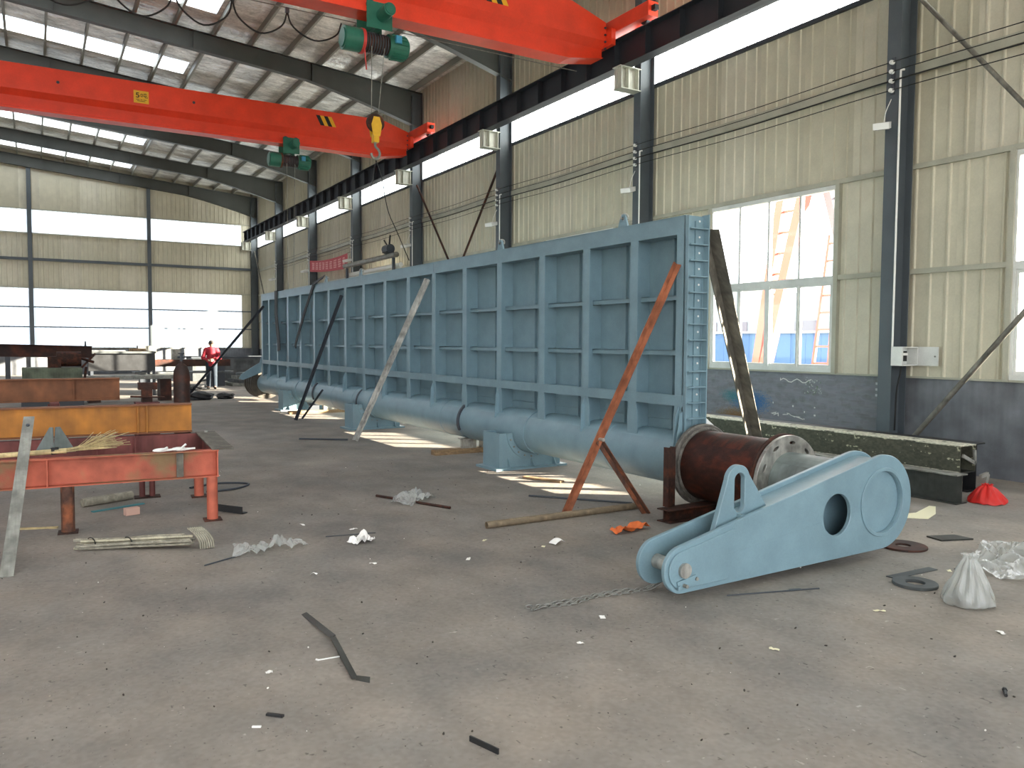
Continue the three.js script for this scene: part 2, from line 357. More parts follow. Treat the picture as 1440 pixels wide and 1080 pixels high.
gable('wall_back', [XL, 0, ZB], 0, false, (w, W) => {
  mesh('dado', [lim(0, W, 0, 1.3, -0.22, 0)], M.dado, w);
  mesh('sill_flashing', [lim(0, W, 1.29, 1.33, -0.05, 0.04)], M.girt, w);
  for (let k = 0; k < 5; k++) {
    const a = k * W / 5, b = (k + 1) * W / 5, e = k === 4 ? 0.9 : 0;
    for (const [y0, y1] of [[1.33, 2.30], [2.31, 3.25], [3.26, 4.17]]) sheets(w, a, b - e, y0, y1, 'frp');
    sheets(w, a, b - e, STRIP0 + 0.02, STRIP1, 'frp');
    if (e) { sheets(w, b - e, b, 1.3, 4.17); sheets(w, b - e, b, STRIP0 + 0.02, STRIP1); }
    sheets(w, a, b, 4.17, STRIP0 + 0.02);
    for (const y of [2.305, 3.255]) girt(w, a, b, y, 0.06, 0.05, 0.02, M.column);
    for (const [y, h] of [[4.17, 0.06], [STRIP0 + 0.01, 0.07], [STRIP1 + 0.02, 0.05]]) girt(w, a, b, y, h, 0.05, 0.02);
    girt(w, a, b, 5.52, 0.13, 0.07, 0.02, M.column);
  }
});
const DOOR = [2.6, 22.8, 6.2];                               // the wide open entrance behind the camera: own x from, to, height
gable('wall_front', [XR, 0, ZF], Math.PI, true, (w, W) => {
  mesh('dado', [lim(0, DOOR[0], 0, 1.3, -0.22, 0)], M.dado, w); mesh('dado', [lim(DOOR[1], W, 0, 1.3, -0.22, 0)], M.dado, w);
  for (const [a, b] of [[0, DOOR[0]], [DOOR[1], W]]) sheets(w, a, b, 1.3, DOOR[2]);
  for (let k = 0; k < 5; k++) { const a = k * W / 5, b = (k + 1) * W / 5; sheets(w, a, b, DOOR[2], STRIP0, 'frp'); sheets(w, a, b, STRIP0, STRIP1, 'frp'); for (const y of [DOOR[2], STRIP0, STRIP1]) girt(w, a, b, y); }
});
{
  const d = struct('door_1', [XR, 0, ZF], Math.PI);
  for (const x of DOOR.slice(0, 2)) mesh('door_post', [lim(x - 0.12, x + 0.12, 0, DOOR[2], -0.12, 0.12)], M.darkPaint, d);
  mesh('door_header', [lim(DOOR[0], DOOR[1], DOOR[2] - 0.12, DOOR[2] + 0.12, 0.03, 0.15)], M.darkPaint, d);
}

// ---- portal frames: columns and tapered rafters ----
// column: web along x, flanges 0.2 wide along z; stands against the wall
const colTop = (x) => roofY(x) - 0.02;
function makeColumn(sign) {                              // sign +1: right wall, room side is -x
  const xw = sign > 0 ? XR - 0.075 : XL + 0.075, xf_ = sign > 0 ? XR - 0.42 : XL + 0.42, h = colTop(xw);
  return { xw, x0: Math.min(xw, xf_), x1: Math.max(xw, xf_), h };
}
const frameIdx = []; for (let i = -3; i <= 7; i++) frameIdx.push(i);
const colGeoR = (() => { const c = makeColumn(1); return { flange: merged([lim(c.x0, c.x0 + 0.016, 0, c.h - 0.1, -0.1, 0.1)]), rest: merged([lim(c.x0 + 0.016, c.x1 - 0.016, 0, c.h, -0.006, 0.006), lim(c.x1 - 0.016, c.x1, 0, c.h, -0.1, 0.1)]), base: merged([lim(c.x0 - 0.06, c.x1 + 0.02, 0, 0.025, -0.17, 0.17)]) }; })();
const colGeoL = (() => { const c = makeColumn(-1); return { flange: merged([lim(c.x1 - 0.016, c.x1, 0, c.h - 0.1, -0.1, 0.1)]), rest: merged([lim(c.x0 + 0.016, c.x1 - 0.016, 0, c.h, -0.006, 0.006), lim(c.x0, c.x0 + 0.016, 0, c.h, -0.1, 0.1)]), base: merged([lim(c.x0 - 0.02, c.x1 + 0.06, 0, 0.025, -0.17, 0.17)]) }; })();
// rafter half, from the column's room face to the ridge
function rafterGeo(sign) {
  const xe = sign > 0 ? XR - 0.075 : XL + 0.075, q = (x) => (sign > 0 ? x : 2 * RIDGE - x);   // q mirrors onto the right half
  const depth = (x) => { const r = q(x); return r < 6.6 ? 0.5 : 0.5 + 0.52 * Math.pow((r - 6.6) / (XR - 0.42 - 6.6), 1.35); };
  const xs = []; for (let k = 0; k <= 14; k++) xs.push(RIDGE + (xe - RIDGE) * k / 14);
  const top = xs.map((x) => [x, roofY(x)]), bot = xs.map((x) => [x, roofY(x) - depth(x)]);
  const gs = [ext(shapeOf([...top, ...bot.slice().reverse()]), 0.012).translate(0, 0, -0.006)];
  const a = V(top[0][0], top[0][1] - 0.007, 0), b = V(top[14][0], top[14][1] - 0.007, 0);
  gs.push(bar(a, b, 0.2, 0.014, V(0, 0, 1)));
  for (let k = 0; k < 14; k++) { const lo = V(bot[k][0], bot[k][1] + 0.007, 0), hi = V(bot[k + 1][0], bot[k + 1][1] + 0.007, 0), e = hi.clone().sub(lo).normalize().multiplyScalar(0.004); gs.push(bar(lo.sub(e), hi.add(e), 0.2, 0.014, V(0, 0, 1))); }
  for (const x of [0.6, 3.8, 7.0]) { const xx = sign > 0 ? x : 2 * RIDGE - x; gs.push(lim(xx - 0.006, xx + 0.006, roofY(xx) - depth(xx), roofY(xx), -0.09, 0.09)); }
  return merged(gs);
}
const rafR = rafterGeo(1), rafL = rafterGeo(-1);
for (const i of frameIdx) {
  const z = i === 7 ? ZB + 0.12 : colZ(i);
  for (const [s, G, R] of [[1, colGeoR, rafR], [-1, colGeoL, rafL]]) {
    const c = struct('steel_column', [0, 0, z]);
    mesh('flange', G.flange, M.column, c); mesh('web', G.rest, M.column, c); mesh('base_plate', G.base, M.column, c);
    const r = struct('roof_rafter', [0, 0, z]); mesh('rafter_beam', R, M.rafter, r);
  }
}
// gable posts of the back wall
for (const x of [4.97, -0.21, -5.4, -10.4]) { const c = struct('gable_post', [x, 0, ZB + 0.14]); mesh('post_beam', [xf(ibeam(roofY(x) - 0.5, 0.22, 0.18, 0.01, 0.012), mat4(0, 0, -0.11, 0, 0, Math.PI / 2)).rotateY(-Math.PI / 2).translate(0, 0, 0)], M.column, c); }

// ---- ceiling: purlins along z, foil-faced sheets, skylights ----
const ceiling = struct('ceiling');
{
  const step = 0.972, xsR = []; for (let k = 0; k <= 12; k++) xsR.push(XR - 0.35 - k * step);
  const zEdge = [ZF]; for (let i = -3; i <= 6; i++) zEdge.push(colZ(i)); zEdge.push(ZB);
  const purlinGeo = merged([lim(-0.03, 0.03, 0, 0.012, 0, 1), lim(-0.03, -0.022, 0, 0.17, 0, 1), lim(-0.03, 0.03, 0.158, 0.17, 0, 1)]);
  for (let k = 0; k + 1 < zEdge.length; k++) {
    const z1 = zEdge[k], z0 = zEdge[k + 1], L = z1 - z0;
    for (const side of [1, -1]) for (const x of xsR) {
      const xx = side > 0 ? x : 2 * RIDGE - x; if (x < RIDGE + 0.1) continue;
      if (side < 0 && x < RIDGE + 0.4) continue;
      const o = mesh('purlin', purlinGeo, M.purlin, ceiling); o.position.set(xx, roofY(xx), z0 + 0.004); o.scale.set(1, 1, L - 0.008);
    }
    // sheets down the slope: skylight from the ridge to x = 4.2
    const zs = z1 - 3.1, ze = z1 - 4.3, hasLight = L > 5;
    const slab = (xa, xb, za, zb, frp) => {               // xa < xb on the right half
      for (const side of [1, -1]) {
        const p = side > 0 ? [xa, xb] : [2 * RIDGE - xb, 2 * RIDGE - xa], y = (x) => roofY(x) + 0.175, t = frp ? 0.0 : 0.05;
        let g;
        if (frp) { g = new THREE.BufferGeometry(); const a = [p[0], y(p[0]), zb], b = [p[1], y(p[1]), zb], c = [p[1], y(p[1]), za], d = [p[0], y(p[0]), za]; g.setAttribute('position', new THREE.Float32BufferAttribute([a, c, b, a, d, c].flat(), 3)); g.computeVertexNormals(); boxUV(g); }
        else g = merged([ext(shapeOf([[p[0], y(p[0])], [p[1], y(p[1])], [p[1], y(p[1]) + t], [p[0], y(p[0]) + t]]), za - zb).translate(0, 0, zb)]);
        mesh(frp ? 'skylight_panel' : 'insulation_sheet', g, frp ? M.frp : M.foil, ceiling);
      }
    };
    const cut = [RIDGE, -0.5, 1.1, 2.7, 4.2, 5.9, 7.5, 9.1, XR + 0.3];
    for (let c = 0; c + 1 < cut.length; c++) {
      if (hasLight) {
        const light = cut[c + 1] <= 4.2;
        slab(cut[c], cut[c + 1], z1, z1 - 1.6, false); slab(cut[c], cut[c + 1], z1 - 1.6, zs, false);
        slab(cut[c], cut[c + 1], zs, ze, light);
        slab(cut[c], cut[c + 1], ze, z0, false);
      } else slab(cut[c], cut[c + 1], z1, z0, false);
    }
  }
}
// =====================================================================
// THE FLAP GATE: a 17 m shutter on a bottom shaft, front face at own x = 0, near end at own z = 0
// =====================================================================
const GATE = { pos: [5.616, 0.052, -6.014], turn: 0.6 * D, L: 17.24, D: 0.245, u: 0.19, yc: 0.475, r: 0.29, size: 0.97 };   // drawn sizes, built at 0.97
const toGate = (p) => V(p.x, p.y, p.z).applyMatrix4(mat4(...GATE.pos, 0, GATE.turn, 0, GATE.size));
const onFloor = (p) => { const q = toGate(p); q.y = 0; return q; };
const SHAFT = { y: GATE.pos[1] + GATE.yc * GATE.size, r: GATE.r * GATE.size };
const gate = thing('flap_gate', 'long blue-grey steel flap gate, ribbed into a grid of bays above a shaft pipe', 'gate', GATE.pos, GATE.turn);
gate.scale.setScalar(GATE.size);
{
  const G = M.gate, { L, D: dp, u, yc, r } = GATE, P = (n, gs, m = G, parent = gate) => mesh(n, gs, m, parent);
  const ribs = [0.06, 0.81, 1.70, 2.67, 3.78, 4.84, 5.93, 6.96, 8.04, 9.15, 10.23, 11.31, 12.37, 13.46, 14.56, 15.57, 16.42, 17.18];
  P('skin_plate', [lim(dp - 0.014, dp, 0.62, 3.02, -L, 0)]);
  // top beam in plates butted end to end
  const seam = [0, 5.95, 11.7, L];
  for (let k = 0; k < 3; k++) P('top_beam', [lim(0, 0.014, 2.846, 3.03, -seam[k + 1] + 0.004, -seam[k] - 0.004), lim(0, dp + 0.02, 3.022, 3.036, -seam[k + 1] + 0.004, -seam[k] - 0.004), lim(0.014, dp - 0.014, 2.85, 2.862, -seam[k + 1] + 0.004, -seam[k] - 0.004)]);
  for (let k = 0; k < 3; k++) P('bottom_beam', [lim(-0.004, 0.012, 1.052, 1.166, -seam[k + 1] + 0.004, -seam[k] - 0.004), lim(0.012, dp - 0.014, 1.10, 1.112, -seam[k + 1] + 0.004, -seam[k] - 0.004)]);
  // ribs: T-sections, the lower length tapering onto the pipe
  const upGeo = merged([lim(0, 0.014, 1.166, 2.846, -0.065, 0.065), lim(0.014, dp - 0.014, 0.6, 2.85, -0.006, 0.006)]);
  const feet = merged([xf(ext(shapeOf([[-0.062, 1.052], [0.062, 1.052], [0.085, 0.9], [0.085, 0.66], [-0.085, 0.66], [-0.085, 0.9]]), 0.014), mat4(0.014, 0, 0, 0, -Math.PI / 2, 0))]);
  const footPlate = merged([xf(ext(shapeOf([[0, 1.05], [-0.05, 0.95], [-0.07, 0.62], [0.22, 0.62], [0.22, 1.05]]), 0.008), mat4(0, 0, -0.004))]);
  ribs.forEach((s, k) => {
    const o = P('vertical_rib', upGeo); o.position.z = -s;
    const f = P('rib_foot', k % 2 ? feet : footPlate, G, o);
    if (k % 2 === 0) mesh('foot_flange', feet, G, o);
  });
  const unit = merged([lim(0.10, dp - 0.014, -0.005, 0.005, -1, 0), lim(0.10, 0.11, -0.05, 0.005, -1, 0)]);
  for (let k = 0; k + 1 < ribs.length; k++) {
    const a = ribs[k] + 0.007, b = ribs[k + 1] - 0.007;
    for (const y of [2.222, 1.632]) { const o = P('stiffener', unit); o.position.set(0, y, -a); o.scale.z = b - a; }
    const m = a + (b - a) * 0.42, w = P('skin_stiffener', [lim(dp - 0.05, dp - 0.014, 0.72, 2.85, -m - 0.005, -m + 0.005)]);
    w.name = 'skin_stiffener';
  }
  // near end: seal box with rungs
  const e = P('end_plate', [lim(0, dp + 0.02, 0.7, 3.03, -0.02, 0), lim(0, 0.012, 0.7, 3.03, 0, 0.045), lim(dp + 0.012, dp + 0.024, 0.68, 3.05, -0.03, 0.075), lim(0.125, 0.137, 0.8, 2.98, 0, 0.02)]);
  for (let k = 0; k < 14; k++) { const y = 0.755 + k * 0.1645; mesh('end_rung', [lim(0.012, dp + 0.012, y, y + 0.012, 0, 0.07)], G, e); mesh('bolt_hole', [xf(flat(new THREE.CylinderGeometry(0.011, 0.011, 0.006, 10)), mat4(0.195, y + 0.09, 0.002, Math.PI / 2, 0, 0))], M.white, e); }
  P('end_gusset', [xf(ext(shapeOf([[0.0, 1.0], [-0.03, 0.98], [-0.10, 0.55], [0.05, 0.5], [0.05, 1.0]]), 0.014), mat4(0, 0, -0.012)), xf(ext(shapeOf([[0.26, 1.0], [0.29, 0.98], [0.33, 0.7], [0.24, 0.7]]), 0.014), mat4(0, 0, -0.012))]);
  P('end_plate', [lim(0, dp, 0.7, 3.03, -L, -L + 0.02)]);
  // skirt of the shutter closing down onto the pipe on the wall side
  P('skin_plate', [xf(ext(shapeOf([[0, 0], [0.014, 0], [0.014, 0.5], [0, 0.5]]), L - 0.04), mat4(u + r - 0.05, 0.42, -L + 0.02, 0, 0, 0.42))]);
  // shaft pipe
  const pipe = P('shaft_pipe', [xf(flat(new THREE.CylinderGeometry(r, r, L + 0.23, 56, 1)), mat4(u, yc, -L / 2 - 0.055, Math.PI / 2, 0, 0))]);
  for (const s of [1.2, 4.86, 5.5, 9.6, 10.9, 15.4]) mesh('weld_seam', [xf(flat(new THREE.TorusGeometry(r - 0.001, 0.006, 6, 56)), mat4(u, yc, -s))], G, pipe);
  for (const s of [3.05, 8.75, 13.7]) mesh('bearing_sleeve', [xf(flat(new THREE.CylinderGeometry(r + 0.012, r + 0.012, 0.62, 56, 1)), mat4(u, yc, -s - 0.2, Math.PI / 2, 0, 0))], G, pipe);
  for (const s of [4.86, 9.3, 12.2]) mesh('pipe_clip', [xf(ext(new THREE.Shape().absarc(0, 0, r + 0.03, 2.2, 3.6).absarc(0, 0, r - 0.005, 3.6, 2.2, true), 0.05), mat4(u, yc, -s))], M.darkPaint, pipe);
  // lifting lugs along the top
  for (const s of [1.12, 3.9, 9.55, 11.75]) {
    const lug = P('lifting_lug', [xf(ext(shapeOf([[-0.09, 0], [0.09, 0], [0.045, 0.13], [0.02, 0.16], [-0.02, 0.16], [-0.045, 0.13]], [circlePath(0, 0.11, 0.024)]), 0.025), mat4(0.12 - 0.012, 3.034, -s, 0, -Math.PI / 2, 0))], M.gate);
    mesh('shackle', [xf(flat(new THREE.TorusGeometry(0.045, 0.011, 6, 14, Math.PI)), mat4(0.11, 3.155, -s, 0, Math.PI / 2 + 0.6, 0)), cyl(V(0.06, 3.145, -s), V(0.16, 3.145, -s), 0.012, 8)], M.steel, lug);
  }
}
// black lifting slings hanging from the top over the ribs
function sling(label, pts, w) {
  const o = mesh('lifting_sling', (() => { const g = []; for (let k = 0; k + 1 < pts.length; k++) g.push(bar(toGate(pts[k]), toGate(pts[k + 1]).addScaledVector(toGate(pts[k + 1]).sub(toGate(pts[k])).normalize(), 0.01), w, 0.012, V(0, 0, 1))); return g; })(), M.cable);
  return tag(o, label, 'sling');
}
sling('broad black webbing sling hanging straight over the top of the far gate bays', [V(0.1, 3.06, -15.6), V(-0.02, 3.05, -15.6), V(-0.03, 2.4, -15.56), V(-0.035, 1.62, -15.3), V(-0.04, 1.45, -15.28)], 0.26);
sling('narrow black webbing sling hanging slantwise from a lug on the gate top', [V(0.1, 3.2, -11.9), V(-0.02, 3.05, -12.3), V(-0.03, 2.4, -13.0), V(-0.035, 1.7, -13.7), V(-0.03, 1.56, -13.8)], 0.12);

// ---- saddles and stands under the shaft ----
function saddle(s, label) {
  const o = thing('saddle_support', label, 'support', onFloor(V(GATE.u, 0, -s)).toArray(), GATE.turn, 'bearing saddles under the gate shaft');
  const yc = SHAFT.y, R = SHAFT.r + 0.018, hw = 0.47, pts = [[-hw, 0.03], [hw, 0.03], [hw, yc - 0.02], [R, yc - 0.02]];
  for (let k = 0; k <= 16; k++) { const a = -Math.PI * k / 16 * 0.98 - 0.03; pts.push([Math.cos(a) * R, yc + Math.sin(a) * R]); }
  pts.push([-R, yc - 0.02], [-hw, yc - 0.02]);
  for (const z of [0, -0.42]) mesh('cheek_plate', [ext(shapeOf(pts), 0.02).translate(0, 0, z - 0.02)], M.gate, o);
  for (const q of [-1, 1]) mesh('side_plate', [lim(q > 0 ? hw : -hw - 0.02, q > 0 ? hw + 0.02 : -hw, 0.03, yc - 0.02, -0.44, 0)], M.gate, o);
  mesh('base_plate', [lim(-hw - 0.1, hw + 0.1, 0, 0.03, -0.5, 0.06)], M.gate, o);
  const ring = new THREE.Shape(); ring.absarc(0, yc, R + 0.085, -Math.PI + 0.05, -0.05); ring.absarc(0, yc, R, -0.05, -Math.PI + 0.05, true);
  const liner = mesh('liner_flange', [ext(ring, 0.02, 0, 28).translate(0, 0, 0)], M.gate, o);
  for (let k = 0; k < 9; k++) { const a = -Math.PI * (0.1 + 0.1 * k); mesh('bolt', [cyl(V(Math.cos(a) * (R + 0.045), yc + Math.sin(a) * (R + 0.045), 0.018), V(Math.cos(a) * (R + 0.045), yc + Math.sin(a) * (R + 0.045), 0.034), 0.012, 6)], M.steelDull, liner); }
  for (const q of [-0.35, 0.02, 0.38]) mesh('gusset', [xf(ext(shapeOf([[0, 0.03], [0.09, 0.03], [0, 0.16]]), 0.014), mat4(q, 0, 0, 0, -Math.PI / 2, 0))], M.gate, o);
  return o;
}
saddle(3.22, 'pale blue bearing saddle with bolted liner beside the nearest timber-blocked stand');
saddle(8.95, 'pale blue bearing saddle under the middle of the gate shaft');
saddle(13.9, 'pale blue bearing saddle under the far part of the gate shaft');
function pipeStand(s, label, m) {
  const o = thing('pipe_stand', label, 'stand', onFloor(V(GATE.u, 0, -s)).toArray(), GATE.turn);
  mesh('timber', [lim(-0.62, 0.75, 0, 0.075, -0.14, 0.02)], M.wood, o);
  mesh('post', [lim(-0.14, 0.1, 0.075, 0.211, -0.1, -0.02)], m, o);
  mesh('cap', [lim(-0.16, 0.16, 0.211, 0.229, -0.13, 0.03)], m, o);
  mesh('block', [lim(0.2, 0.52, 0.075, 0.2, -0.12, 0.0)], M.concrete, o);
  return o;
}



pipeStand(4.95, 'short steel stand on a timber baulk behind the first saddle', M.concrete);
pipeStand(12.9, 'dark steel stand on a timber baulk before the far saddle', M.darkPaint);

// ---- near end: rusty pipe spool, crank arm ----
const AX = { x: 5.796, y: 0.488 };
{
  const o = thing('pipe_spool', 'rust-brown pipe length between two scorched weld flanges, coupled to the crank arm', 'pipe', [AX.x, AX.y, -5.936]); o.scale.setScalar(0.97);
  mesh('pipe_wall', [xf(flat(new THREE.CylinderGeometry(0.36, 0.36, 1.0, 56, 1)), mat4(0, 0, 0.58, Math.PI / 2, 0, 0))], M.rustPipe ??= std(0x9c7a70, 0.55, { map: rep(T.rust, 1.3, 0.7), metalness: 0.25, bumpMap: rep(T.grain, 0.3), bumpScale: 0.001 }), o);
  const ring = (z, R, t, m, n) => mesh(n, [xf(ext(shapeOf(Array.from({ length: 48 }, (_, k) => [Math.cos(k / 48 * 6.2832) * R, Math.sin(k / 48 * 6.2832) * R]), [circlePath(0, 0, 0.3)]), t, 0.012, 48), mat4(0, 0, z))], m, o);
  M.scorch = std(0x8f8c88, 0.5, { metalness: 0.55, map: rep(T.worn, 0.3), bumpMap: rep(T.grain, 0.12), bumpScale: 0.01 });
  ring(0.0, 0.425, 0.06, M.scorch, 'weld_flange');
  mesh('weld_bead', [xf(flat(new THREE.TorusGeometry(0.372, 0.02, 8, 56)), mat4(0, 0, 0.07))], M.scorch, o);
  ring(1.05, 0.43, 0.045, M.rustDark, 'end_flange');
}
{
  const hub = [5.772, 0.459, -3.88], o = thing('crank_arm', 'light blue tapered crank arm with round hole and lifting eye, tip resting near the floor', 'crank arm', hub); o.scale.setScalar(0.97);
  const A = M.gate, R1 = 0.39, c2 = [-2.19, -0.25], R2 = 0.165, dz = 0.30;
  const hull = (r1, r2, xCut) => {
    const L = Math.hypot(c2[0], c2[1]), base = Math.atan2(c2[1], c2[0]), q = Math.acos((r1 - r2) / L), pts = [], a0 = base - q, a1 = base + q;
    for (let k = 0; k <= 40; k++) { const a = a1 + (2 * Math.PI - 2 * q) * k / 40; pts.push([Math.cos(a) * r1, Math.sin(a) * r1]); }
    for (let k = 0; k <= 20; k++) { const a = a0 + 2 * q * k / 20; pts.push([c2[0] + Math.cos(a) * r2, c2[1] + Math.sin(a) * r2]); }
    return pts;
  };
  const hole = () => circlePath(-0.57, -0.045, 0.165);
  mesh('front_plate', [ext(shapeOf(hull(R1, R2), [hole(), circlePath(0, 0, 0.255)]), 0.035, 0.004, 40).translate(0, 0, -0.035)], A, o);
  mesh('hub_disc', [xf(flat(new THREE.CylinderGeometry(0.256, 0.256, 0.02, 48)), mat4(0, 0, -0.045, Math.PI / 2, 0, 0))], A, o);
  mesh('hub_ring', [ext(shapeOf(Array.from({ length: 48 }, (_, k) => [Math.cos(k / 48 * 6.2832) * 0.285, Math.sin(k / 48 * 6.2832) * 0.285]), [circlePath(0, 0, 0.256)]), 0.012, 0.003, 48)], A, o);
  mesh('back_plate', [ext(shapeOf(hull(R1, R2), [hole()]), 0.035, 0.004, 40).translate(0, 0, -dz)], A, o);
  // box web between the plates, open at the fork
  const inner = hull(R1 - 0.05, R2 - 0.045).filter((p) => p[0] > -1.62), inner2 = hull(R1 - 0.075, R2 - 0.07).filter((p) => p[0] > -1.60);
  {
    const topL = inner.filter((p) => p[0] <= -1.0), gs = [];
    const all = inner;
    for (let k = 0; k + 1 < all.length; k++) { const a = V(all[k][0], all[k][1], -dz / 2), b = V(all[k + 1][0], all[k + 1][1], -dz / 2); if (a.distanceTo(b) > 0.0005) gs.push(bar(a, b, dz - 0.05, 0.022, V(0, 0, 1))); }
    // the two long sides from the hub towards the fork
    const L = Math.hypot(...c2), r1 = R1 - 0.05, r2 = R2 - 0.045, base = Math.atan2(c2[1], c2[0]), q = Math.acos((r1 - r2) / L);
    for (const sg of [1, -1]) { const a = base + sg * q, p = V(Math.cos(a) * r1, Math.sin(a) * r1, -dz / 2), e = V(c2[0] + Math.cos(a) * r2, c2[1] + Math.sin(a) * r2, -dz / 2); gs.push(bar(p, p.clone().lerp(e, 0.72), dz - 0.05, 0.024, V(0, 0, 1))); }
    mesh('web_plate', gs, A, o);
    mesh('fork_plate', [lim(-1.6, -1.57, -0.34, 0.06, -dz + 0.03, -0.035)], A, o);
  }
  // tip cheeks, pin and keeper
  {
    const t = (r, x0) => { const pts = []; for (let k = 0; k <= 20; k++) { const a = Math.PI * 0.5 + 0.22 + Math.PI * k / 20; pts.push([c2[0] + Math.cos(a) * r, c2[1] + Math.sin(a) * r]); } return [...pts, [x0, c2[1] + 0.0 - r * 1.0 + 0.01], [x0 + 0.06, c2[1] + r * 1.75]]; };
    mesh('cheek_plate', [ext(shapeOf(t(0.132, c2[0] + 0.42)), 0.014, 0.004)], A, o);
    mesh('cheek_plate', [ext(shapeOf(t(0.132, c2[0] + 0.42)), 0.014, 0.004).translate(0, 0, -dz - 0.014)], A, o);
    const pin = mesh('pin', [xf(flat(new THREE.CylinderGeometry(0.052, 0.052, dz + 0.07, 28)), mat4(c2[0], c2[1], -dz / 2, Math.PI / 2, 0, 0))], M.steel, o);
    const keep = mesh('keeper_plate', [bx(0.17, 0.06, 0.012, c2[0] + 0.02, c2[1] - 0.085, 0.02, 0, 0, 0.17)], A, o);
    for (const q of [-0.075, -0.03, 0.085]) mesh('bolt', [cyl(V(c2[0] + 0.02 + q, c2[1] - 0.085 + q * 0.17 - (q < 0 ? 0.01 : 0), 0.02), V(c2[0] + 0.02 + q, c2[1] - 0.085 + q * 0.17 - (q < 0 ? 0.01 : 0), q === -0.03 ? 0.06 : 0.035), 0.014, 6)], q === -0.075 ? M.gate : M.steelDull, keep);
  }
  mesh('scribe_line', [bar(V(c2[0] + 0.1, c2[1] + 0.012, 0.0005), V(-0.76, -0.087, 0.0005), 0.004, 0.001, V(0, 1, 0)), bar(V(-0.38, -0.043, 0.0005), V(-0.28, -0.03, 0.0005), 0.004, 0.001, V(0, 1, 0))], M.gate, o);
  // lifting eye
  {
    const slot = new THREE.Path(); slot.absarc(-1.575, 0.305, 0.052, 0, Math.PI); slot.absarc(-1.575, 0.12, 0.052, Math.PI, 2 * Math.PI);
    const e = new THREE.Shape(); e.moveTo(-1.83, -0.06); e.lineTo(-1.70, 0.31); e.absarc(-1.585, 0.30, 0.115, Math.PI * 0.97, 0.35, true); e.lineTo(-1.27, 0.06); e.lineTo(-1.27, 0.0); e.closePath(); e.holes.push(slot);
    mesh('lifting_eye', [ext(e, 0.045, 0.004).translate(0, 0, -0.12)], A, o);
  }
  // stub shaft and its flange
  mesh('stub_shaft', [xf(flat(new THREE.CylinderGeometry(0.275, 0.275, 0.72, 48)), mat4(0.01, 0.02, -0.63, Math.PI / 2, 0, 0))], M.steelPaint ??= std(0x8d9a9c, 0.5, { map: rep(T.worn, 0.9), metalness: 0.2 }), o);
  const slots = Array.from({ length: 10 }, (_, k) => { const a = k / 10 * 6.2832 + 0.2, p = new THREE.Path(); const c = [Math.cos(a) * 0.36, Math.sin(a) * 0.36]; p.absellipse(c[0], c[1], 0.016, 0.04, 0, 6.2832, true, a); return p; });
  const fl = shapeOf(Array.from({ length: 56 }, (_, k) => [Math.cos(k / 56 * 6.2832) * 0.43, Math.sin(k / 56 * 6.2832) * 0.43]), slots);
  mesh('shaft_flange', [xf(ext(fl, 0.04, 0.003, 8), mat4(0.01, 0.02, -1.0))], M.steel, o);
}
// rust-brown post and sill under the near flange
{
  const o = thing('channel_post', 'rust-brown steel channel standing upright against the near weld flange', 'steel channel', [5.285, 0.125, -5.80], 0.2);
  mesh('channel_web', [lim(-0.055, 0.055, 0, 0.58, -0.006, 0.006)], M.rustDark, o);
  for (const q of [-1, 1]) mesh('channel_flange', [lim(q > 0 ? 0.047 : -0.055, q > 0 ? 0.055 : -0.047, 0, 0.58, -0.056, -0.006)], M.rustDark, o);
}
{
  const o = thing('sill_beam', 'brown steel sill beam lying on the floor beneath the rusty pipe', 'beam', [5.12, 0, -5.72], 0.05);
  mesh('sill_web', [lim(0, 1.3, 0.01, 0.115, -0.005, 0.005)], M.rustDark, o);
  mesh('sill_flange', [lim(0, 1.3, 0, 0.01, -0.09, 0.09)], M.rustDark, o); mesh('sill_flange', [lim(0, 1.3, 0.115, 0.125, -0.09, 0.09)], M.rustDark, o);
}
// ---- far end: coupling rings and the other crank arm's foot ----
{
  const c = toGate(V(GATE.u, GATE.yc, -GATE.L - 0.2)).toArray();
  M.couple = std(0x57524c, 0.6, { map: rep(T.worn, 0.6), metalness: 0.2 });
  const o = thing('far_coupling', 'dark ribbed pipe coupling at the far end of the gate shaft', 'pipe', c, GATE.turn);
  mesh('pipe_wall', [xf(flat(new THREE.CylinderGeometry(0.36, 0.36, 0.8, 40)), mat4(0, 0, -0.42, Math.PI / 2, 0, 0))], M.couple, o);
  for (const z of [-0.06, -0.3, -0.5, -0.78]) mesh('flange_ring', [xf(flat(new THREE.CylinderGeometry(0.45, 0.45, 0.06, 40)), mat4(0, 0, z, Math.PI / 2, 0, 0))], M.couple, o);
  const w = thing('gate_end_gusset', 'sunlit pale blue gusset plate slanting from the far gate end to the coupling', 'plate', onFloor(V(0, 0, -GATE.L - 0.01)).toArray(), GATE.turn);
  mesh('gusset_plate', [ext(shapeOf([[0.0, 1.28], [-0.05, 1.1], [-0.56, 0.78], [-0.62, 0.66], [-0.5, 0.62], [0.0, 0.82]]), 0.02).translate(0, 0, -0.05)], M.gate, w);
}
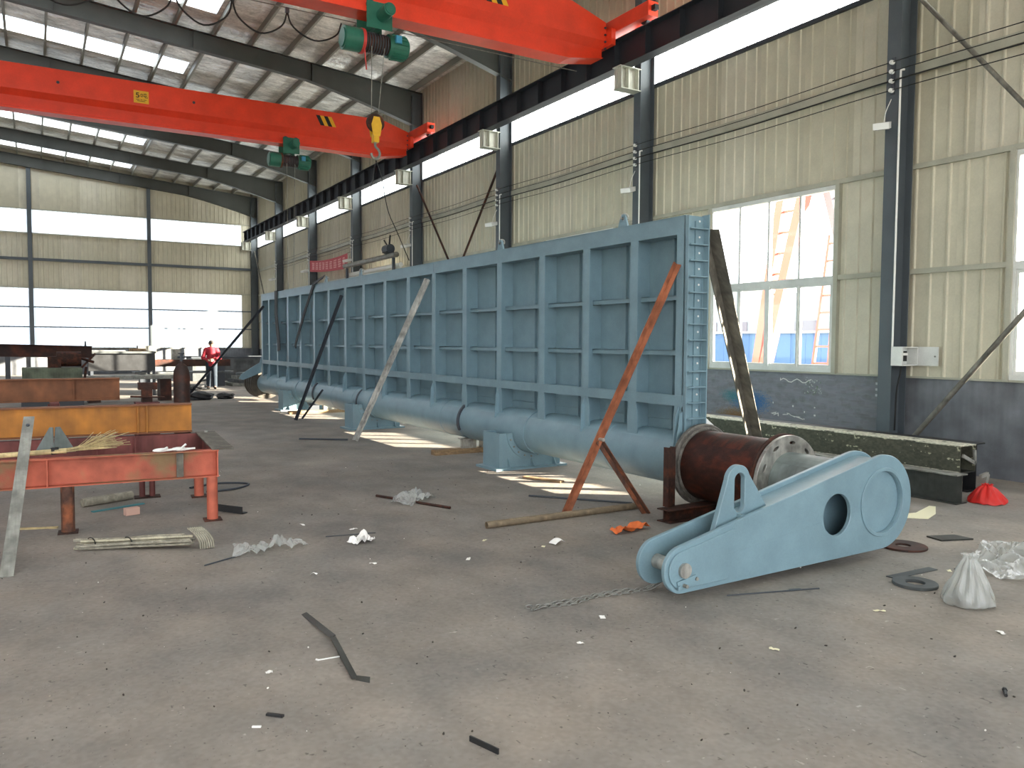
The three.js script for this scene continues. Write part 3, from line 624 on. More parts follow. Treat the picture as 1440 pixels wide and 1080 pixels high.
// ---- braces holding the gate upright ----
{
  const g = (n, label, gs, m, cat = 'brace') => tag(mesh(n, gs, m), label, cat);
  const o = thing('angle_brace', 'orange-rusted angle-iron brace leaning on the near gate bay, forked at the foot', 'brace');
  const top = toGate(V(-0.03, 2.53, -0.06)), foot = V(4.49, 0.0, -6.43), fork = V(5.26, 0, -6.1), j = foot.clone().lerp(top, 0.30);
  mesh('main_bar', angle(foot, top, 0.06, 0.008, V(0.3, 0, 1)), M.rustOrange ??= std(0xab6a4c, 0.8, { map: rep(T.worn, 0.5), bumpMap: rep(T.grain, 0.2), bumpScale: 0.002 }), o);
  mesh('strut', angle(fork, j, 0.055, 0.008, V(0.3, 0, 1)), M.rust, o);
  mesh('bolt', [cyl(j.clone().add(V(0, 0, -0.03)), j.clone().add(V(0, 0, 0.05)), 0.018, 8)], M.steel, o);
  const b = (label, foot, top, w, m, t = 0.008) => g('angle_brace', label, angle(foot, top, w, t, V(0.3, 0, 1)), m);
  b('silver-grey angle-iron brace leaning on the middle gate bays', V(4.70, 0, -13.05), toGate(V(-0.03, 2.75, -6.05)), 0.07, M.galv ??= std(0xd2d5d4, 0.5, { map: rep(T.worn, 0.5), metalness: 0.15 }));
  b('dark angle-iron brace leaning on the gate beside the narrow sling', V(4.80, 0, -17.05), toGate(V(-0.03, 2.68, -10.3)), 0.05, M.darkPaint);
  b('thin dark rod propping the gate shaft at the far stand', V(5.0, 0, -17.3), toGate(V(-0.17, 0.62, -11.2)), 0.03, M.darkPaint, 0.006);
  b('long dark brace leaning on the far end of the gate beside the man', V(3.80, 0, -25.0), toGate(V(-0.03, 2.67, -16.8)), 0.05, M.darkPaint);
  b('heavy olive-grey angle brace leaning against the back of the near gate end', V(8.35, 0, -7.35), toGate(V(GATE.D + 0.16, 2.92, -0.02)), 0.14, M.olive ??= std(0x77736a, 0.7, { map: rep(T.worn, 0.4) }), 0.012);
}
// =====================================================================
// CRANE RUNWAY AND THE TWO OVERHEAD CRANES
// =====================================================================
const RX = 9.76, RB = 6.95, RT = 7.47;                    // runway beam: centre x, underside, top
function runway(name, x, label) {
  const o = thing(name, label, 'crane runway', [x, 0, 0]);
  const z0 = ZB + 0.35, z1 = ZF - 0.3;
  mesh('beam_web', [lim(-0.006, 0.006, RB, RT, z0, z1)], M.runway, o);
  mesh('top_flange', [lim(-0.15, 0.15, RT - 0.014, RT, z0, z1)], M.runway, o);
  mesh('bottom_flange', [lim(-0.12, 0.12, RB, RB + 0.014, z0, z1)], M.runway, o);
  const st = merged([lim(-0.13, 0.13, RB + 0.014, RT - 0.014, -0.005, 0.005)]);
  for (let z = z0 + 0.3; z < z1; z += 0.9) { const s = mesh('web_stiffener', st, M.runway, o); s.position.z = z; }
  mesh('crane_rail', [lim(-0.03, 0.03, RT, RT + 0.012, z0, z1), lim(-0.01, 0.01, RT + 0.012, RT + 0.05, z0, z1), lim(-0.022, 0.022, RT + 0.05, RT + 0.075, z0, z1)], M.rail, o);
  return o;
}
runway('crane_runway', RX, 'dark steel crane runway beam with a bright rail along the right wall');
runway('crane_runway', XL + (XR - RX), 'dark steel crane runway beam with a bright rail along the left wall');
// brackets under the runway on each column (own x = 0 at the column face, pointing -x)
{
  const lb = (i) => ['at the column beside the open breaker box', 'at the column between the two wall lamps', 'at the near column of the crossed wall rods', 'at the far column of the crossed wall rods', 'at the column beside the red banner', 'at the column behind the red banner', 'at the column before the back corner', 'at the back corner column'][i];
  let proto;
  for (let i = 0; i <= 7; i++) {
    const z = i === 7 ? ZB + 0.17 : colZ(i), pos = [XR - 0.42, 6.53, z], label = 'pale welded runway bracket ' + lb(i);
    if (!proto) {
      proto = thing('runway_bracket', label, 'bracket', pos, 0, 'runway brackets');
      mesh('top_plate', [lim(-0.52, -0.001, 0.405, 0.419, -0.12, 0.12)], M.pvcGrey ??= painted(0xc9c9bd, 0.5), proto);
      mesh('bottom_plate', [lim(-0.5, -0.001, 0, 0.014, -0.12, 0.12)], M.pvcGrey, proto);
      mesh('bracket_web', [lim(-0.5, -0.001, 0.014, 0.405, -0.005, 0.005)], M.pvcGrey, proto);
      for (const x of [-0.47, -0.3, -0.06]) mesh('bracket_rib', [lim(x - 0.006, x + 0.006, 0.014, 0.405, -0.11, 0.11)], M.pvcGrey, proto);
    } else copy(proto, pos, 0, label);
  }
}
// 5-tonne plate: the figure 5 and the character for ton drawn as strokes, a smaller line below
const tonPlate = canvasTex(256, 224, (g) => {
  g.fillStyle = '#e8b02c'; g.fillRect(0, 0, 256, 224); g.fillStyle = '#1b1408'; g.strokeStyle = '#1b1408';
  g.font = 'bold 128px sans-serif'; g.fillText('5', 34, 128);
  g.lineWidth = 9; const L = (...p) => { g.beginPath(); g.moveTo(p[0], p[1]); for (let k = 2; k < p.length; k += 2) g.lineTo(p[k], p[k + 1]); g.stroke(); };
  L(122, 56, 122, 104); L(122, 56, 148, 56, 148, 104, 122, 104); L(160, 54, 228, 48); L(168, 68, 168, 92, 220, 92, 220, 66); L(194, 36, 194, 116, 234, 116, 234, 104);
  g.font = '34px sans-serif'; L(40, 160, 100, 160); L(116, 156, 150, 166); L(164, 160, 218, 160); L(60, 186, 196, 186);
});
function crane(zc, hoistX, hookY, words, hasPlate) {
  const Y0 = 7.03, Y1 = 8.04, xr = 9.5, xl = XL + (XR - 9.5);
  const o = thing('overhead_crane', words.crane, 'crane', [0, 0, zc]);
  // girder section (own z across): wide upper box, sloped shoulders, narrow lower beam with flange
  const prof = [[-0.28, Y1], [0.28, Y1], [0.28, 7.46], [0.15, 7.33], [0.15, 7.09], [0.2, 7.07], [0.2, Y0], [-0.2, Y0], [-0.2, 7.07], [-0.15, 7.09], [-0.15, 7.33], [-0.28, 7.46]];
  const body = (x0, x1) => xf(ext(shapeOf(prof), x1 - x0), mat4(x0, 0, 0, 0, Math.PI / 2, 0));
  mesh('girder', [body(xl + 0.8, xr - 0.8)], M.orange, o);
  for (const s of [1, -1]) {   // tapered ends down to the trucks
    const gs = [], a = s > 0 ? xr - 0.8 : xl + 0.8, n = prof.length;
    const end = prof.map(([z, y]) => [z, y > 7.6 ? 7.8 : y < 7.2 ? 7.16 + (y - 7.03) * 0.3 : y]);
    const pos = [], b = s > 0 ? xr - 0.02 : xl + 0.02, A = prof.map(([z, y]) => [a, y, -z]), B = end.map(([z, y]) => [b, y, -z]);
    for (let k = 0; k < n; k++) { const k2 = (k + 1) % n; pos.push(A[k], B[k], B[k2], A[k], B[k2], A[k2]); }
    const g = new THREE.BufferGeometry(); g.setAttribute('position', new THREE.Float32BufferAttribute(pos.flat(), 3)); g.computeVertexNormals();
    mesh('girder_end', [g], M.orange, o);
    const x = s > 0 ? RX : XL + (XR - RX), t = new THREE.Group(); t.name = 'end_truck'; o.add(t);
    const box = xf(ext(shapeOf([[-1.38, 7.6], [1.38, 7.6], [1.38, 7.86], [-1.38, 7.86]]), 0.24, 0.008), mat4(x - 0.12 - s * 0.06, 0, 0, 0, Math.PI / 2, 0).multiply(mat4(0, 0, 0)));
    mesh('truck_box', [box, bx(0.1, 0.3, 0.9, xr * (s > 0 ? 1 : 0) + (s < 0 ? xl : 0) + s * 0.03, 7.5, 0)], M.orange, t);
    for (const z of [-1.1, 1.1]) mesh('wheel', [xf(flat(new THREE.CylinderGeometry(0.1, 0.1, 0.07, 20)), mat4(x, RT + 0.075 + 0.1, z, 0, 0, Math.PI / 2))], M.darkPaint, t);
    for (const z of [-1.43, 1.43]) mesh('buffer', [bx(0.09, 0.09, 0.1, x - s * 0.06, 7.73, z)], M.black, t);
    for (let k = 0; k < 4; k++) for (const q of [-1, 1]) mesh('bolt', [bx(0.03, 0.03, 0.03, xr * (s > 0 ? 1 : 0) + (s < 0 ? xl : 0) - s * 0.05, 7.3 + k * 0.13, q * 0.3)], M.darkPaint, t);
    mesh('drive_motor', [cyl(V(x - s * 0.2, 7.55, -0.75), V(x - s * 0.62, 7.55, -0.75), 0.1, 16)], M.darkPaint, t);
  }
  // slanted hazard stripes, plates on both faces
  const hz = [[6.68, 0], [6.79, 1], [6.90, 0], [7.01, 1]], sl = shapeOf([[0, 7.64], [0.11, 7.64], [-0.02, 7.9], [-0.13, 7.9]].map(([x, y]) => [x, y]));
  for (const [x, k] of hz) for (const f of [1, -1]) mesh('hazard_stripe', [ext(sl, 0.003).translate(x + 0.2, 0, f > 0 ? 0.2805 : -0.2835)], k ? M.hazardYellow ??= std(0xf0b020, 0.5) : M.black, o);
  if (hasPlate) {
    const g = new THREE.PlaneGeometry(0.34, 0.30); const pl = new THREE.Mesh(g, std(0xffffff, 0.5, { map: tonPlate })); pl.name = 'capacity_plate'; pl.position.set(2.38, 7.68, 0.283); pl.castShadow = pl.receiveShadow = true; o.add(pl);
  }
  for (const x of [0.6, 3.6]) mesh('inspection_hole', [xf(flat(new THREE.CylinderGeometry(0.035, 0.035, 0.006, 14)), mat4(x, 7.74, 0.281, Math.PI / 2, 0, 0))], M.darkPaint, o);
  // hoist running on the lower flange
  const h = thing('electric_hoist', words.hoist, 'hoist', [hoistX, 6.62, zc], 0);
  M.hoist ??= painted(0x2f7460, 0.4, 0.5); M.hoistRed ??= painted(0xd8443c, 0.45, 0.5);
  const cx = (x0, x1, r, n, m, y = 0, z = 0) => mesh(n, [cyl(V(x0, y, z), V(x1, y, z), r, 28)], m, h);
  cx(-0.56, -0.27, 0.19, 'gearbox', M.hoist); cx(-0.58, -0.55, 0.15, 'gearbox_cover', M.hoist);
  cx(-0.27, -0.22, 0.2, 'drum_flange', words.red ? M.hoistRed : M.rust);
  cx(-0.22, 0.2, 0.15, 'rope_drum', M.rustDark);
  const wr = []; for (let k = 0; k < 9; k++) wr.push(xf(flat(new THREE.TorusGeometry(0.152, 0.012, 6, 26)), mat4(-0.19 + k * 0.045, 0, 0, 0, Math.PI / 2, 0)));
  mesh('rope_windings', wr, M.darkPaint, h);
  cx(0.2, 0.24, 0.19, 'drum_flange', M.hoist); cx(0.24, 0.52, 0.185, 'hoist_motor', M.hoist); cx(0.52, 0.55, 0.15, 'motor_cover', M.hoist);
  const fin = []; for (let k = 0; k < 16; k++) { const a = k / 16 * 6.2832; fin.push(bx(0.24, 0.014, 0.03, 0.38, Math.sin(a) * 0.19, Math.cos(a) * 0.19, -a)); }
  mesh('cooling_fin', fin, M.hoist, h);
  mesh('control_box', [bx(0.1, 0.12, 0.08, 0.32, 0.06, 0.2)], M.bluePaint ??= painted(0x4aa0c8, 0.4, 0.4), h);
  mesh('suspension_plate', [bx(0.44, 0.42, 0.012, -0.02, 0.37, 0.23), bx(0.44, 0.42, 0.012, -0.02, 0.37, -0.23), bx(0.1, 0.05, 0.48, -0.02, 0.2, 0)], M.hoist, h);
  for (const [x, z] of [[-0.16, 1], [0.12, 1], [-0.16, -1], [0.12, -1]]) mesh('trolley_wheel', [xf(flat(new THREE.CylinderGeometry(0.07, 0.07, 0.04, 18)), mat4(x, 0.542, z * 0.188, Math.PI / 2, 0, 0))], M.darkPaint, h);
  mesh('trolley_motor', [cyl(V(0.02, 0.37, 0.25), V(0.02, 0.37, 0.58), 0.1, 24), cyl(V(0.02, 0.37, 0.58), V(0.02, 0.37, 0.6), 0.075, 20)], M.hoist, h);
  if (words.red) mesh('warning_ribbon', [tube([V(-0.24, -0.16, 0.14), V(-0.24, -0.3, 0.16), V(-0.22, -0.5, 0.16)], 0.012, 8, 5)], M.hoistRed, h);
  for (const x of [-0.12, 0.1]) mesh('wire_rope', [cyl(V(x, -0.1, 0.14), V(x * 0.55 - 0.01, hookY + 0.535 - 6.62, 0.0), 0.007, 6)], M.steelDull, h);
  // hook block
  const b = thing('hook_block', words.hook, 'hook', [hoistX - 0.01, hookY, zc]);
  M.hookYellow ??= painted(0xe8b21e, 0.45, 0.4);
  for (const q of [-1, 1]) mesh('side_plate', [xf(ext(shapeOf([[-0.06, 0.16], [0.06, 0.16], [0.09, 0.34], [0.05, 0.47], [-0.05, 0.47], [-0.09, 0.34]]), 0.02), mat4(0, 0, q * 0.06 - 0.01))], M.hookYellow, b);
  mesh('sheave', [xf(flat(new THREE.CylinderGeometry(0.15, 0.15, 0.06, 26)), mat4(0, 0.38, 0, Math.PI / 2, 0, 0))], M.rustDark, b);
  mesh('yoke', [bx(0.09, 0.14, 0.12, 0, 0.13, 0)], M.hookYellow, b);
  mesh('load_hook', [tube([V(0, 0.08, 0), V(0, 0.0, 0), V(0.06, -0.06, 0), V(0.075, -0.13, 0), V(0.03, -0.2, 0), V(-0.045, -0.19, 0), V(-0.075, -0.12, 0)], 0.022, 24, 8)], M.steelDull, b);
  return o;
}
crane(-12.7, 4.94, 4.95, { red: true, crane: 'orange-red overhead crane girder passing above the near gate bays, hazard stripes at its end', hoist: 'green electric hoist with a red drum flange, holding the yellow hook high', hook: 'yellow hook block hanging on two ropes above the gate' }, false);
crane(-22.1, 6.1, 1.7, { red: false, crane: 'orange-red overhead crane girder with a yellow 5-ton plate, deeper in the hall', hoist: 'green electric hoist with long ropes, under the girder with the ton plate', hook: 'yellow hook block lowered on long ropes behind the far gate bays' }, true);
// thin sling legs hanging from the high hook
tag(mesh('wire_sling', [tube([V(4.94, 4.722, -12.7), V(4.85, 4.3, -12.68), V(4.74, 4.0, -12.66)], 0.006, 10, 5), tube([V(4.94, 4.722, -12.7), V(5.05, 4.45, -12.72), V(5.09, 4.3, -12.75), V(5.2, 3.9, -12.8), V(5.36, 3.62, -12.85), V(5.62, 3.12, -12.9)], 0.008, 20, 5)], M.cable), 'thin dark wire sling trailing from the yellow hook to the gate top', 'sling');
// festoon cable in loops along the near crane
{
  const o = thing('festoon_cable', 'black festoon cable drooping in loops below the near crane girder', 'cable', [0, 0, -13.12]);
  const xs = [-1.2, -0.1, 1.0, 1.9, 2.75, 3.6, 4.5];
  for (let k = 0; k + 1 < xs.length; k++) { const a = xs[k], b = xs[k + 1], y = 7.0, d = 0.62 - 0.05 * k; mesh('cable_loop', [tube([V(a, y, 0), V(a + 0.08, y - d * 0.55, 0), V((a + b) / 2, y - d, 0), V(b - 0.08, y - d * 0.55, 0), V(b, y, 0)], 0.014, 20, 6)], M.cable, o); mesh('cable_trolley', [bx(0.06, 0.08, 0.05, a, 7.02, 0)], M.darkPaint, o); }
  mesh('carrier_wire', [cyl(V(-13, 7.06, 0), V(9.3, 7.06, 0), 0.008, 6)], M.steelDull, o);
}
// =====================================================================
// THINGS FIXED TO THE COLUMNS AND WALLS
// =====================================================================
const FX = XR - 0.42;                                       // room face of the right-hand columns
const colWords = ['the breaker-box column', 'the second column', 'the near column of the crossed rods', 'the far column of the crossed rods', 'the near column of the banner', 'the far column of the banner', 'the column before the back corner'];
// insulators with the four bare wires they carry
{
  const ys = [5.53, 5.405, 5.28, 5.155], knob = lathe([[0, 0], [0.026, 0], [0.03, 0.012], [0.018, 0.022], [0.018, 0.034], [0.03, 0.044], [0.026, 0.06], [0.012, 0.064], [0, 0.064]], 14).rotateZ(Math.PI / 2);
  boxUV(knob);
  for (let i = -1; i <= 6; i++) {
    const o = thing('insulator_rack', 'row of four white porcelain knobs on ' + (i < 0 ? 'the column behind the breaker box' : colWords[i]), 'insulators', [FX, 0, colZ(i)], 0, 'insulator racks on the columns');
    mesh('rack_plate', [lim(-0.008, 0, 5.1, 5.6, -0.03, 0.03)], M.darkPaint, o);
    for (const y of ys) { const k = mesh('porcelain_knob', knob, M.white, o); k.position.set(-0.008, y, 0); }
  }
  ys.forEach((y, n) => {
    const pts = []; for (let i = -2; i <= 6; i++) { pts.push(V(FX - 0.05, y + 0.001, colZ(i))); if (i < 6) pts.push(V(FX - 0.05, y - 0.035, colZ(i) - STEP / 2)); }
    tag(mesh('power_wire', [tube(pts, n === 2 ? 0.012 : 0.007, 90, 5)], M.cable), ['topmost', 'second', 'third, thicker', 'lowest'][n] + ' black wire strung along the porcelain knobs of the right wall', 'wire');
  });
}
// tilted white lamp boxes on conduits
{
  let proto;
  for (let i = 0; i <= 6; i++) {
    const label = 'white box floodlight tilted on a conduit at ' + colWords[i];
    const pos = [FX, 4.68, colZ(i) - 0.03];
    if (!proto) {
      proto = thing('floodlight', label, 'lamp', pos, 0, 'floodlights on the columns');
      mesh('lamp_housing', [xf(flat(new THREE.BoxGeometry(0.29, 0.085, 0.2)), mat4(-0.17, -0.01, 0, 0, 0.5, 0.26))], M.white, proto);
      mesh('lamp_glass', [xf(flat(new THREE.BoxGeometry(0.22, 0.01, 0.16)), mat4(-0.158, -0.056, 0, 0, 0.5, 0.26))], M.steelDull, proto);
      mesh('lamp_bracket', [bar(V(-0.005, 0, -0.02), V(-0.1, 0.02, -0.01), 0.03, 0.01, V(0, 1, 0))], M.steelDull, proto);
      mesh('lamp_lead', [tube([V(-0.13, 0.05, 0), V(-0.1, 0.18, 0), V(-0.03, 0.36, 0.03)], 0.006, 10, 5)], M.white, proto);
    } else copy(proto, pos, 0, label);
    const c = tag(mesh('conduit', [cyl(V(FX - 0.016, i ? 3.4 : 1.68, colZ(i) + 0.118), V(FX - 0.016, 5.36, colZ(i) + 0.118), 0.014, 8), tube([V(FX - 0.016, 5.35, colZ(i) + 0.118), V(FX - 0.01, 5.4, colZ(i) + 0.12), V(FX + 0.03, 5.41, colZ(i) + 0.14)], 0.015, 8, 6)], M.white), 'white plastic conduit running up ' + colWords[i], 'conduit', 'conduits on the columns');
  }
}
// open breaker box on the first column
{
  const o = thing('breaker_box', 'open white metal breaker box with its door swung out, on the column by the window', 'breaker box', [FX, 1.42, colZ(0) + 0.11]);
  mesh('enclosure', [lim(-0.03, 0.0, 0, 0.26, 0.0, 0.16), lim(0.0, 0.34, 0, 0.015, 0, 0.16), lim(0, 0.34, 0.245, 0.26, 0, 0.16), lim(0.0, 0.34, 0, 0.26, -0.01, 0.004), lim(0.325, 0.34, 0, 0.26, 0, 0.16)], M.pvc, o);
  const br = mesh('breaker', [lim(0.1, 0.24, 0.06, 0.2, 0.004, 0.06)], M.black, o);
  mesh('breaker_handle', [lim(0.12, 0.22, 0.14, 0.175, 0.06, 0.085)], M.white, br);
  const dr = mesh('door', [lim(0.345, 0.36, 0.0, 0.26, 0.14, 0.44)], M.pvc, o);
  mesh('door_lock', [xf(flat(new THREE.CylinderGeometry(0.012, 0.012, 0.012, 10)), mat4(0.341, 0.13, 0.4, 0, 0, Math.PI / 2))], M.steelDull, dr);
  mesh('cable_gland', [tube([V(0.12, 0.0, 0.06), V(0.12, -0.1, 0.05), V(0.1, -0.3, 0.02), V(0.1, -0.9, 0.0)], 0.012, 12, 6)], M.cable, o);
}
// wall bracing
{
  const rod = (n, label, a, b, r, m) => tag(mesh(n, [cyl(a, b, r, 12)], m), label, 'brace');
  M.rodSteel = std(0x8f8d86, 0.45, { metalness: 0.5, map: rep(T.worn, 0.6) });
  rod('pipe_brace', 'grey steel pipe brace rising from the floor by the breaker-box column past the window', V(9.98, 0.03, -6.66), V(9.98, 4.5, -3.0), 0.034, M.rodSteel);
  rod('wall_rod', 'grey steel rod slanting down across the wall from the breaker-box column', V(10.18, 6.72, -6.85), V(10.18, 1.9, -3.05), 0.03, M.rodSteel);
  rod('wall_rod', 'rusty bracing rod slanting down from the far column of the crossed pair', V(10.22, 6.52, -22.85), V(10.22, 1.0, -17.95), 0.032, M.rustRod = std(0x9c8a80, 0.6, { metalness: 0.3, map: rep(T.rust, 0.8) }));
  rod('wall_rod', 'rusty bracing rod slanting down from the near column of the crossed pair', V(10.30, 6.45, -17.7), V(10.30, 1.0, -22.7), 0.032, M.rustRod);
  rod('wall_rod', 'thin grey rod slanting down in the bay by the back corner', V(10.25, 6.5, -44.2), V(10.25, 2.0, -40.5), 0.03, M.rodSteel);
}
// red banner with pale lettering that cannot be made out, hung between two columns
{
  const tex = canvasTex(1024, 160, (g, W, H) => {
    g.fillStyle = '#b9535a'; g.fillRect(0, 0, W, H); g.strokeStyle = '#e9b9b6'; g.lineCap = 'square';
    for (let c = 0; c < 9; c++) { const x = 56 + c * 104; g.lineWidth = 9; for (let k = 0; k < 4; k++) { g.beginPath(); g.moveTo(x + rnd(0, 12), 36 + k * 28); g.lineTo(x + 52 + rnd(0, 14), 36 + k * 28 + rnd(-5, 5)); g.stroke(); } for (let k = 0; k < 2; k++) { const q = x + 14 + k * 34 + rnd(-5, 5); g.beginPath(); g.moveTo(q, 30 + rnd(16)); g.lineTo(q + rnd(-6, 6), 124); g.stroke(); } }
  });
  const z0 = colZ(5) + 0.42, z1 = colZ(4) - 0.3, n = 24, pos = [], uv = [], P = (k, v) => { const t = k / n; return [FX - 0.07 + Math.sin(t * 9) * 0.02, 4.62 - 0.2 * t + v * (0.46 + 0.1 * t) - Math.sin(t * Math.PI) * 0.1 * (0.6 + 0.4 * v), z0 + (z1 - z0) * t]; };
  for (let k = 0; k < n; k++) for (const [a, v] of [[0, 0], [1, 0], [1, 1], [0, 0], [1, 1], [0, 1]]) { pos.push(...P(k + a, v)); uv.push((k + a) / n, v); }
  const g = new THREE.BufferGeometry(); g.setAttribute('position', new THREE.Float32BufferAttribute(pos, 3)); g.setAttribute('uv', new THREE.Float32BufferAttribute(uv, 2)); g.computeVertexNormals();
  const o = thing('banner', 'sagging red cloth banner with pale lettering, hung between two columns', 'banner');
  const cl = new THREE.Mesh(g, std(0xffffff, 0.85, { map: tex, side: THREE.DoubleSide })); cl.name = 'banner_cloth'; cl.castShadow = cl.receiveShadow = true; o.add(cl);
  for (const [z, y] of [[z0, 5.07], [z1, 4.97], [z0, 4.63], [z1, 4.43]]) mesh('tie_cord', [cyl(V(FX - 0.07, y, z), V(FX, y + 0.03, z + (z === z0 ? -0.27 : 0.22)), 0.008, 5)], M.cable, o);
}
// horizontal pipe rack with pale lengths behind the gate
{
  const o = thing('wall_rack', 'steel wall rack between two columns behind the gate', 'rack', [0, 0, 0]);
  const za = colZ(4) + 0.2, zb = colZ(3) - 0.25;
  for (const z of [za + 0.3, zb - 0.3]) mesh('rack_post', [lim(9.70, 9.78, 0, 4.335, z - 0.04, z + 0.04), lim(9.78, 10.36, 3.53, 3.58, z - 0.03, z + 0.03)], M.darkPaint, o);
  for (let k = 0; k < 4; k++) tag(mesh('white_pipe', [cyl(V(9.87, 3.656 + k * 0.151, za), V(9.87, 3.656 + k * 0.151, zb), 0.075, 14)], M.pipeWhite ??= std(0xd9d9d2, 0.45)), ['lowest', 'second', 'third', 'topmost'][k] + ' white pipe stacked on the wall rack', 'pipe', 'white pipes on the rack');
  tag(mesh('grey_pipe', [cyl(V(9.74, 4.421, za + 0.05), V(9.74, 4.421, zb - 0.05), 0.085, 16)], M.rodSteel), 'stout grey pipe laid above the white ones', 'pipe');
  const m = thing('clamp_motor', 'dark motor with clamp handles sitting at the near end of the pipe rack', 'motor', [9.74, 4.53, zb - 0.75]);
  mesh('motor_body', [cyl(V(0, 0.12, -0.22), V(0, 0.12, 0.22), 0.14, 18)], M.darkPaint, m);
  mesh('motor_foot', [lim(-0.13, 0.13, 0, 0.03, -0.18, 0.18)], M.black, m);
  mesh('handle', [bar(V(0, 0.22, 0.1), V(-0.05, 0.52, 0.3), 0.05, 0.02), bar(V(0, 0.22, -0.05), V(-0.05, 0.42, -0.22), 0.04, 0.02)], M.black, m);
}
// =====================================================================
// STEEL FRAMES ON THE LEFT, STEEL PILE ON THE RIGHT
// =====================================================================
T.redWorn = dataTex(512, (u, v) => {
  const a = fbm(u * 3, v * 3, 3, 201, 5), b = fbm(u * 11, v * 11, 11, 207, 5), k = sstep(0.42, 0.62, a * 0.65 + b * 0.35), g = 0.85 + (b - 0.5) * 0.35;
  const A = [0.82, 0.43, 0.33], B = [0.58, 0.47, 0.33];
  return [0, 1, 2].map((c) => g * (A[c] * (1 - k) + B[c] * k));
}, true);
const peelTex = (lo, hi, sd) => dataTex(512, (u, v) => {
  const a = fbm(u * 10, v * 24, 10, 221 + sd, 6), b = fbm(u * 40, v * 40, 40, 227 + sd, 4), k = sstep(lo, hi, a * 0.7 + b * 0.3);
  const A = [0.37, 0.37, 0.33], B = [0.80, 0.79, 0.71], g = 0.9 + (b - 0.5) * 0.5;
  return [0, 1, 2].map((c) => g * (A[c] * (1 - k) + B[c] * k));
}, true);
T.peel = peelTex(0.34, 0.44, 0); T.peelSide = peelTex(0.67, 0.70, 31);
Object.assign(M, {
  redWorn: std(0xffffff, 0.7, { map: rep(T.redWorn, 1.4), bumpMap: rep(T.grain, 0.3), bumpScale: 0.0015 }),
  redDeep: std(0x7f4644, 0.7, { map: rep(T.worn, 1.2) }),
  ochre: std(0xd0882c, 0.6, { map: rep(T.worn, 1.6), bumpMap: rep(T.grain, 0.3), bumpScale: 0.001 }),
  brownOrange: std(0x96603f, 0.7, { map: rep(T.worn, 1.4) }),
  peel: std(0xffffff, 0.8, { map: rep(T.peel, 1.1, 0.9) }),
  peelSide: std(0xd8d8cc, 0.75, { map: rep(T.peelSide, 1.3, 0.9) }),
  darkSteel: std(0x4a4c4a, 0.5, { map: rep(T.worn, 0.8), metalness: 0.25 }),
  blackSteel: std(0x2b2d31, 0.5, { map: rep(T.worn, 0.8) }),
});
{ // red welding frame, origin at its near right corner, own -x to the left, own -z to the back
  const o = thing('welding_bench', 'worn red steel welding bench frame on pipe legs, cluttered with a broom and offcuts', 'frame', [1.48, 0, -7.9], -4 * D);
  const yb = 0.42, yt = 0.675, L = 2.9, dp = 1.62;
  const chan = (x0, x1, z, s) => [lim(x0, x1, yb + 0.01, yt - 0.01, z - 0.005, z + 0.005), lim(x0, x1, yb, yb + 0.01, Math.min(z, z + s * 0.1), Math.max(z, z + s * 0.1)), lim(x0, x1, yt - 0.01, yt, Math.min(z, z + s * 0.1), Math.max(z, z + s * 0.1))];
  mesh('front_channel', chan(-1.42, 0, -0.1, 1), M.redWorn, o);
  mesh('front_channel', [...chan(-L, -1.425, -0.1, 1)], M.redWorn, o);
  mesh('rear_channel', chan(-L, 0, -dp + 0.1, -1), M.redDeep, o);
  mesh('side_channel', [lim(-0.005, 0.005, yb, yt - 0.01, -dp + 0.1, -0.1)], M.redDeep, o);
  const sr = mesh('side_rail', [lim(-0.06, 0.14, yt - 0.004, yt + 0.012, -dp + 0.02, -0.03)], M.olive, o);
  mesh('rail_bolt', [cyl(V(0.04, yt + 0.01, -dp + 0.12), V(0.04, yt + 0.03, -dp + 0.12), 0.02, 8)], M.steel, sr);
  for (const [x, y0, m] of [[-1.42, yb, M.redWorn], [-0.012, yb, M.redWorn]]) mesh('end_stiffener', [lim(x - 0.006, x + 0.006, yb, yt, -0.1, -0.005)], m, o);
  mesh('web_strap', [lim(-0.37, -0.31, yb + 0.012, yt - 0.02, -0.095, -0.05)], M.olive, o);
  for (const x of [-0.68, -1.05]) mesh('inner_stiffener', [lim(x - 0.006, x + 0.006, yb, yt, -dp + 0.11, -dp + 0.2)], M.redDeep, o);
  const leg = (x, z, m, r = 0.055) => { const l = mesh('leg', [cyl(V(x, 0.012, z), V(x, yb, z), r, 16)], m, o); mesh('leg_foot', [lim(x - 0.08, x + 0.08, 0, 0.012, z - 0.08, z + 0.08)], M.rustDark, l); };
  leg(-0.06, -0.05, M.redWorn, 0.05); leg(-1.27, -0.06, M.rust); leg(-0.06, -dp + 0.3, M.redWorn, 0.05); leg(-2.6, -0.06, M.rust); leg(-2.6, -dp + 0.12, M.rust);
  for (const x of [-0.52, -0.62]) leg(x, -dp + 0.1, M.redDeep, 0.03);
}
const ipiece = (name, label, cat, [x, y, z], turn, L, h, b, m, st, mf = m) => {
  const o = thing(name, label, cat, [x, y, z], turn);
  mesh('web', [lim(-L, 0, 0.014, h - 0.014, -0.006, 0.006)], m, o);
  mesh('top_flange', [lim(-L, 0, h - 0.014, h, -b / 2, b / 2)], mf, o); mesh('bottom_flange', [lim(-L, 0, 0, 0.014, -b / 2, b / 2)], mf, o);
  for (const s of st) mesh('web_stiffener', [lim(s - 0.006, s + 0.006, 0.014, h - 0.014, -b / 2 + 0.01, b / 2 - 0.01)], m, o);
  return o;
};
ipiece('ochre_beam', 'ochre painted steel I-beam lying on the back of the red frame', 'beam', [1.50, 0.689, -9.56], -4 * D, 3.6, 0.32, 0.16, M.ochre, [-0.46, -0.55], M.brownOrange);
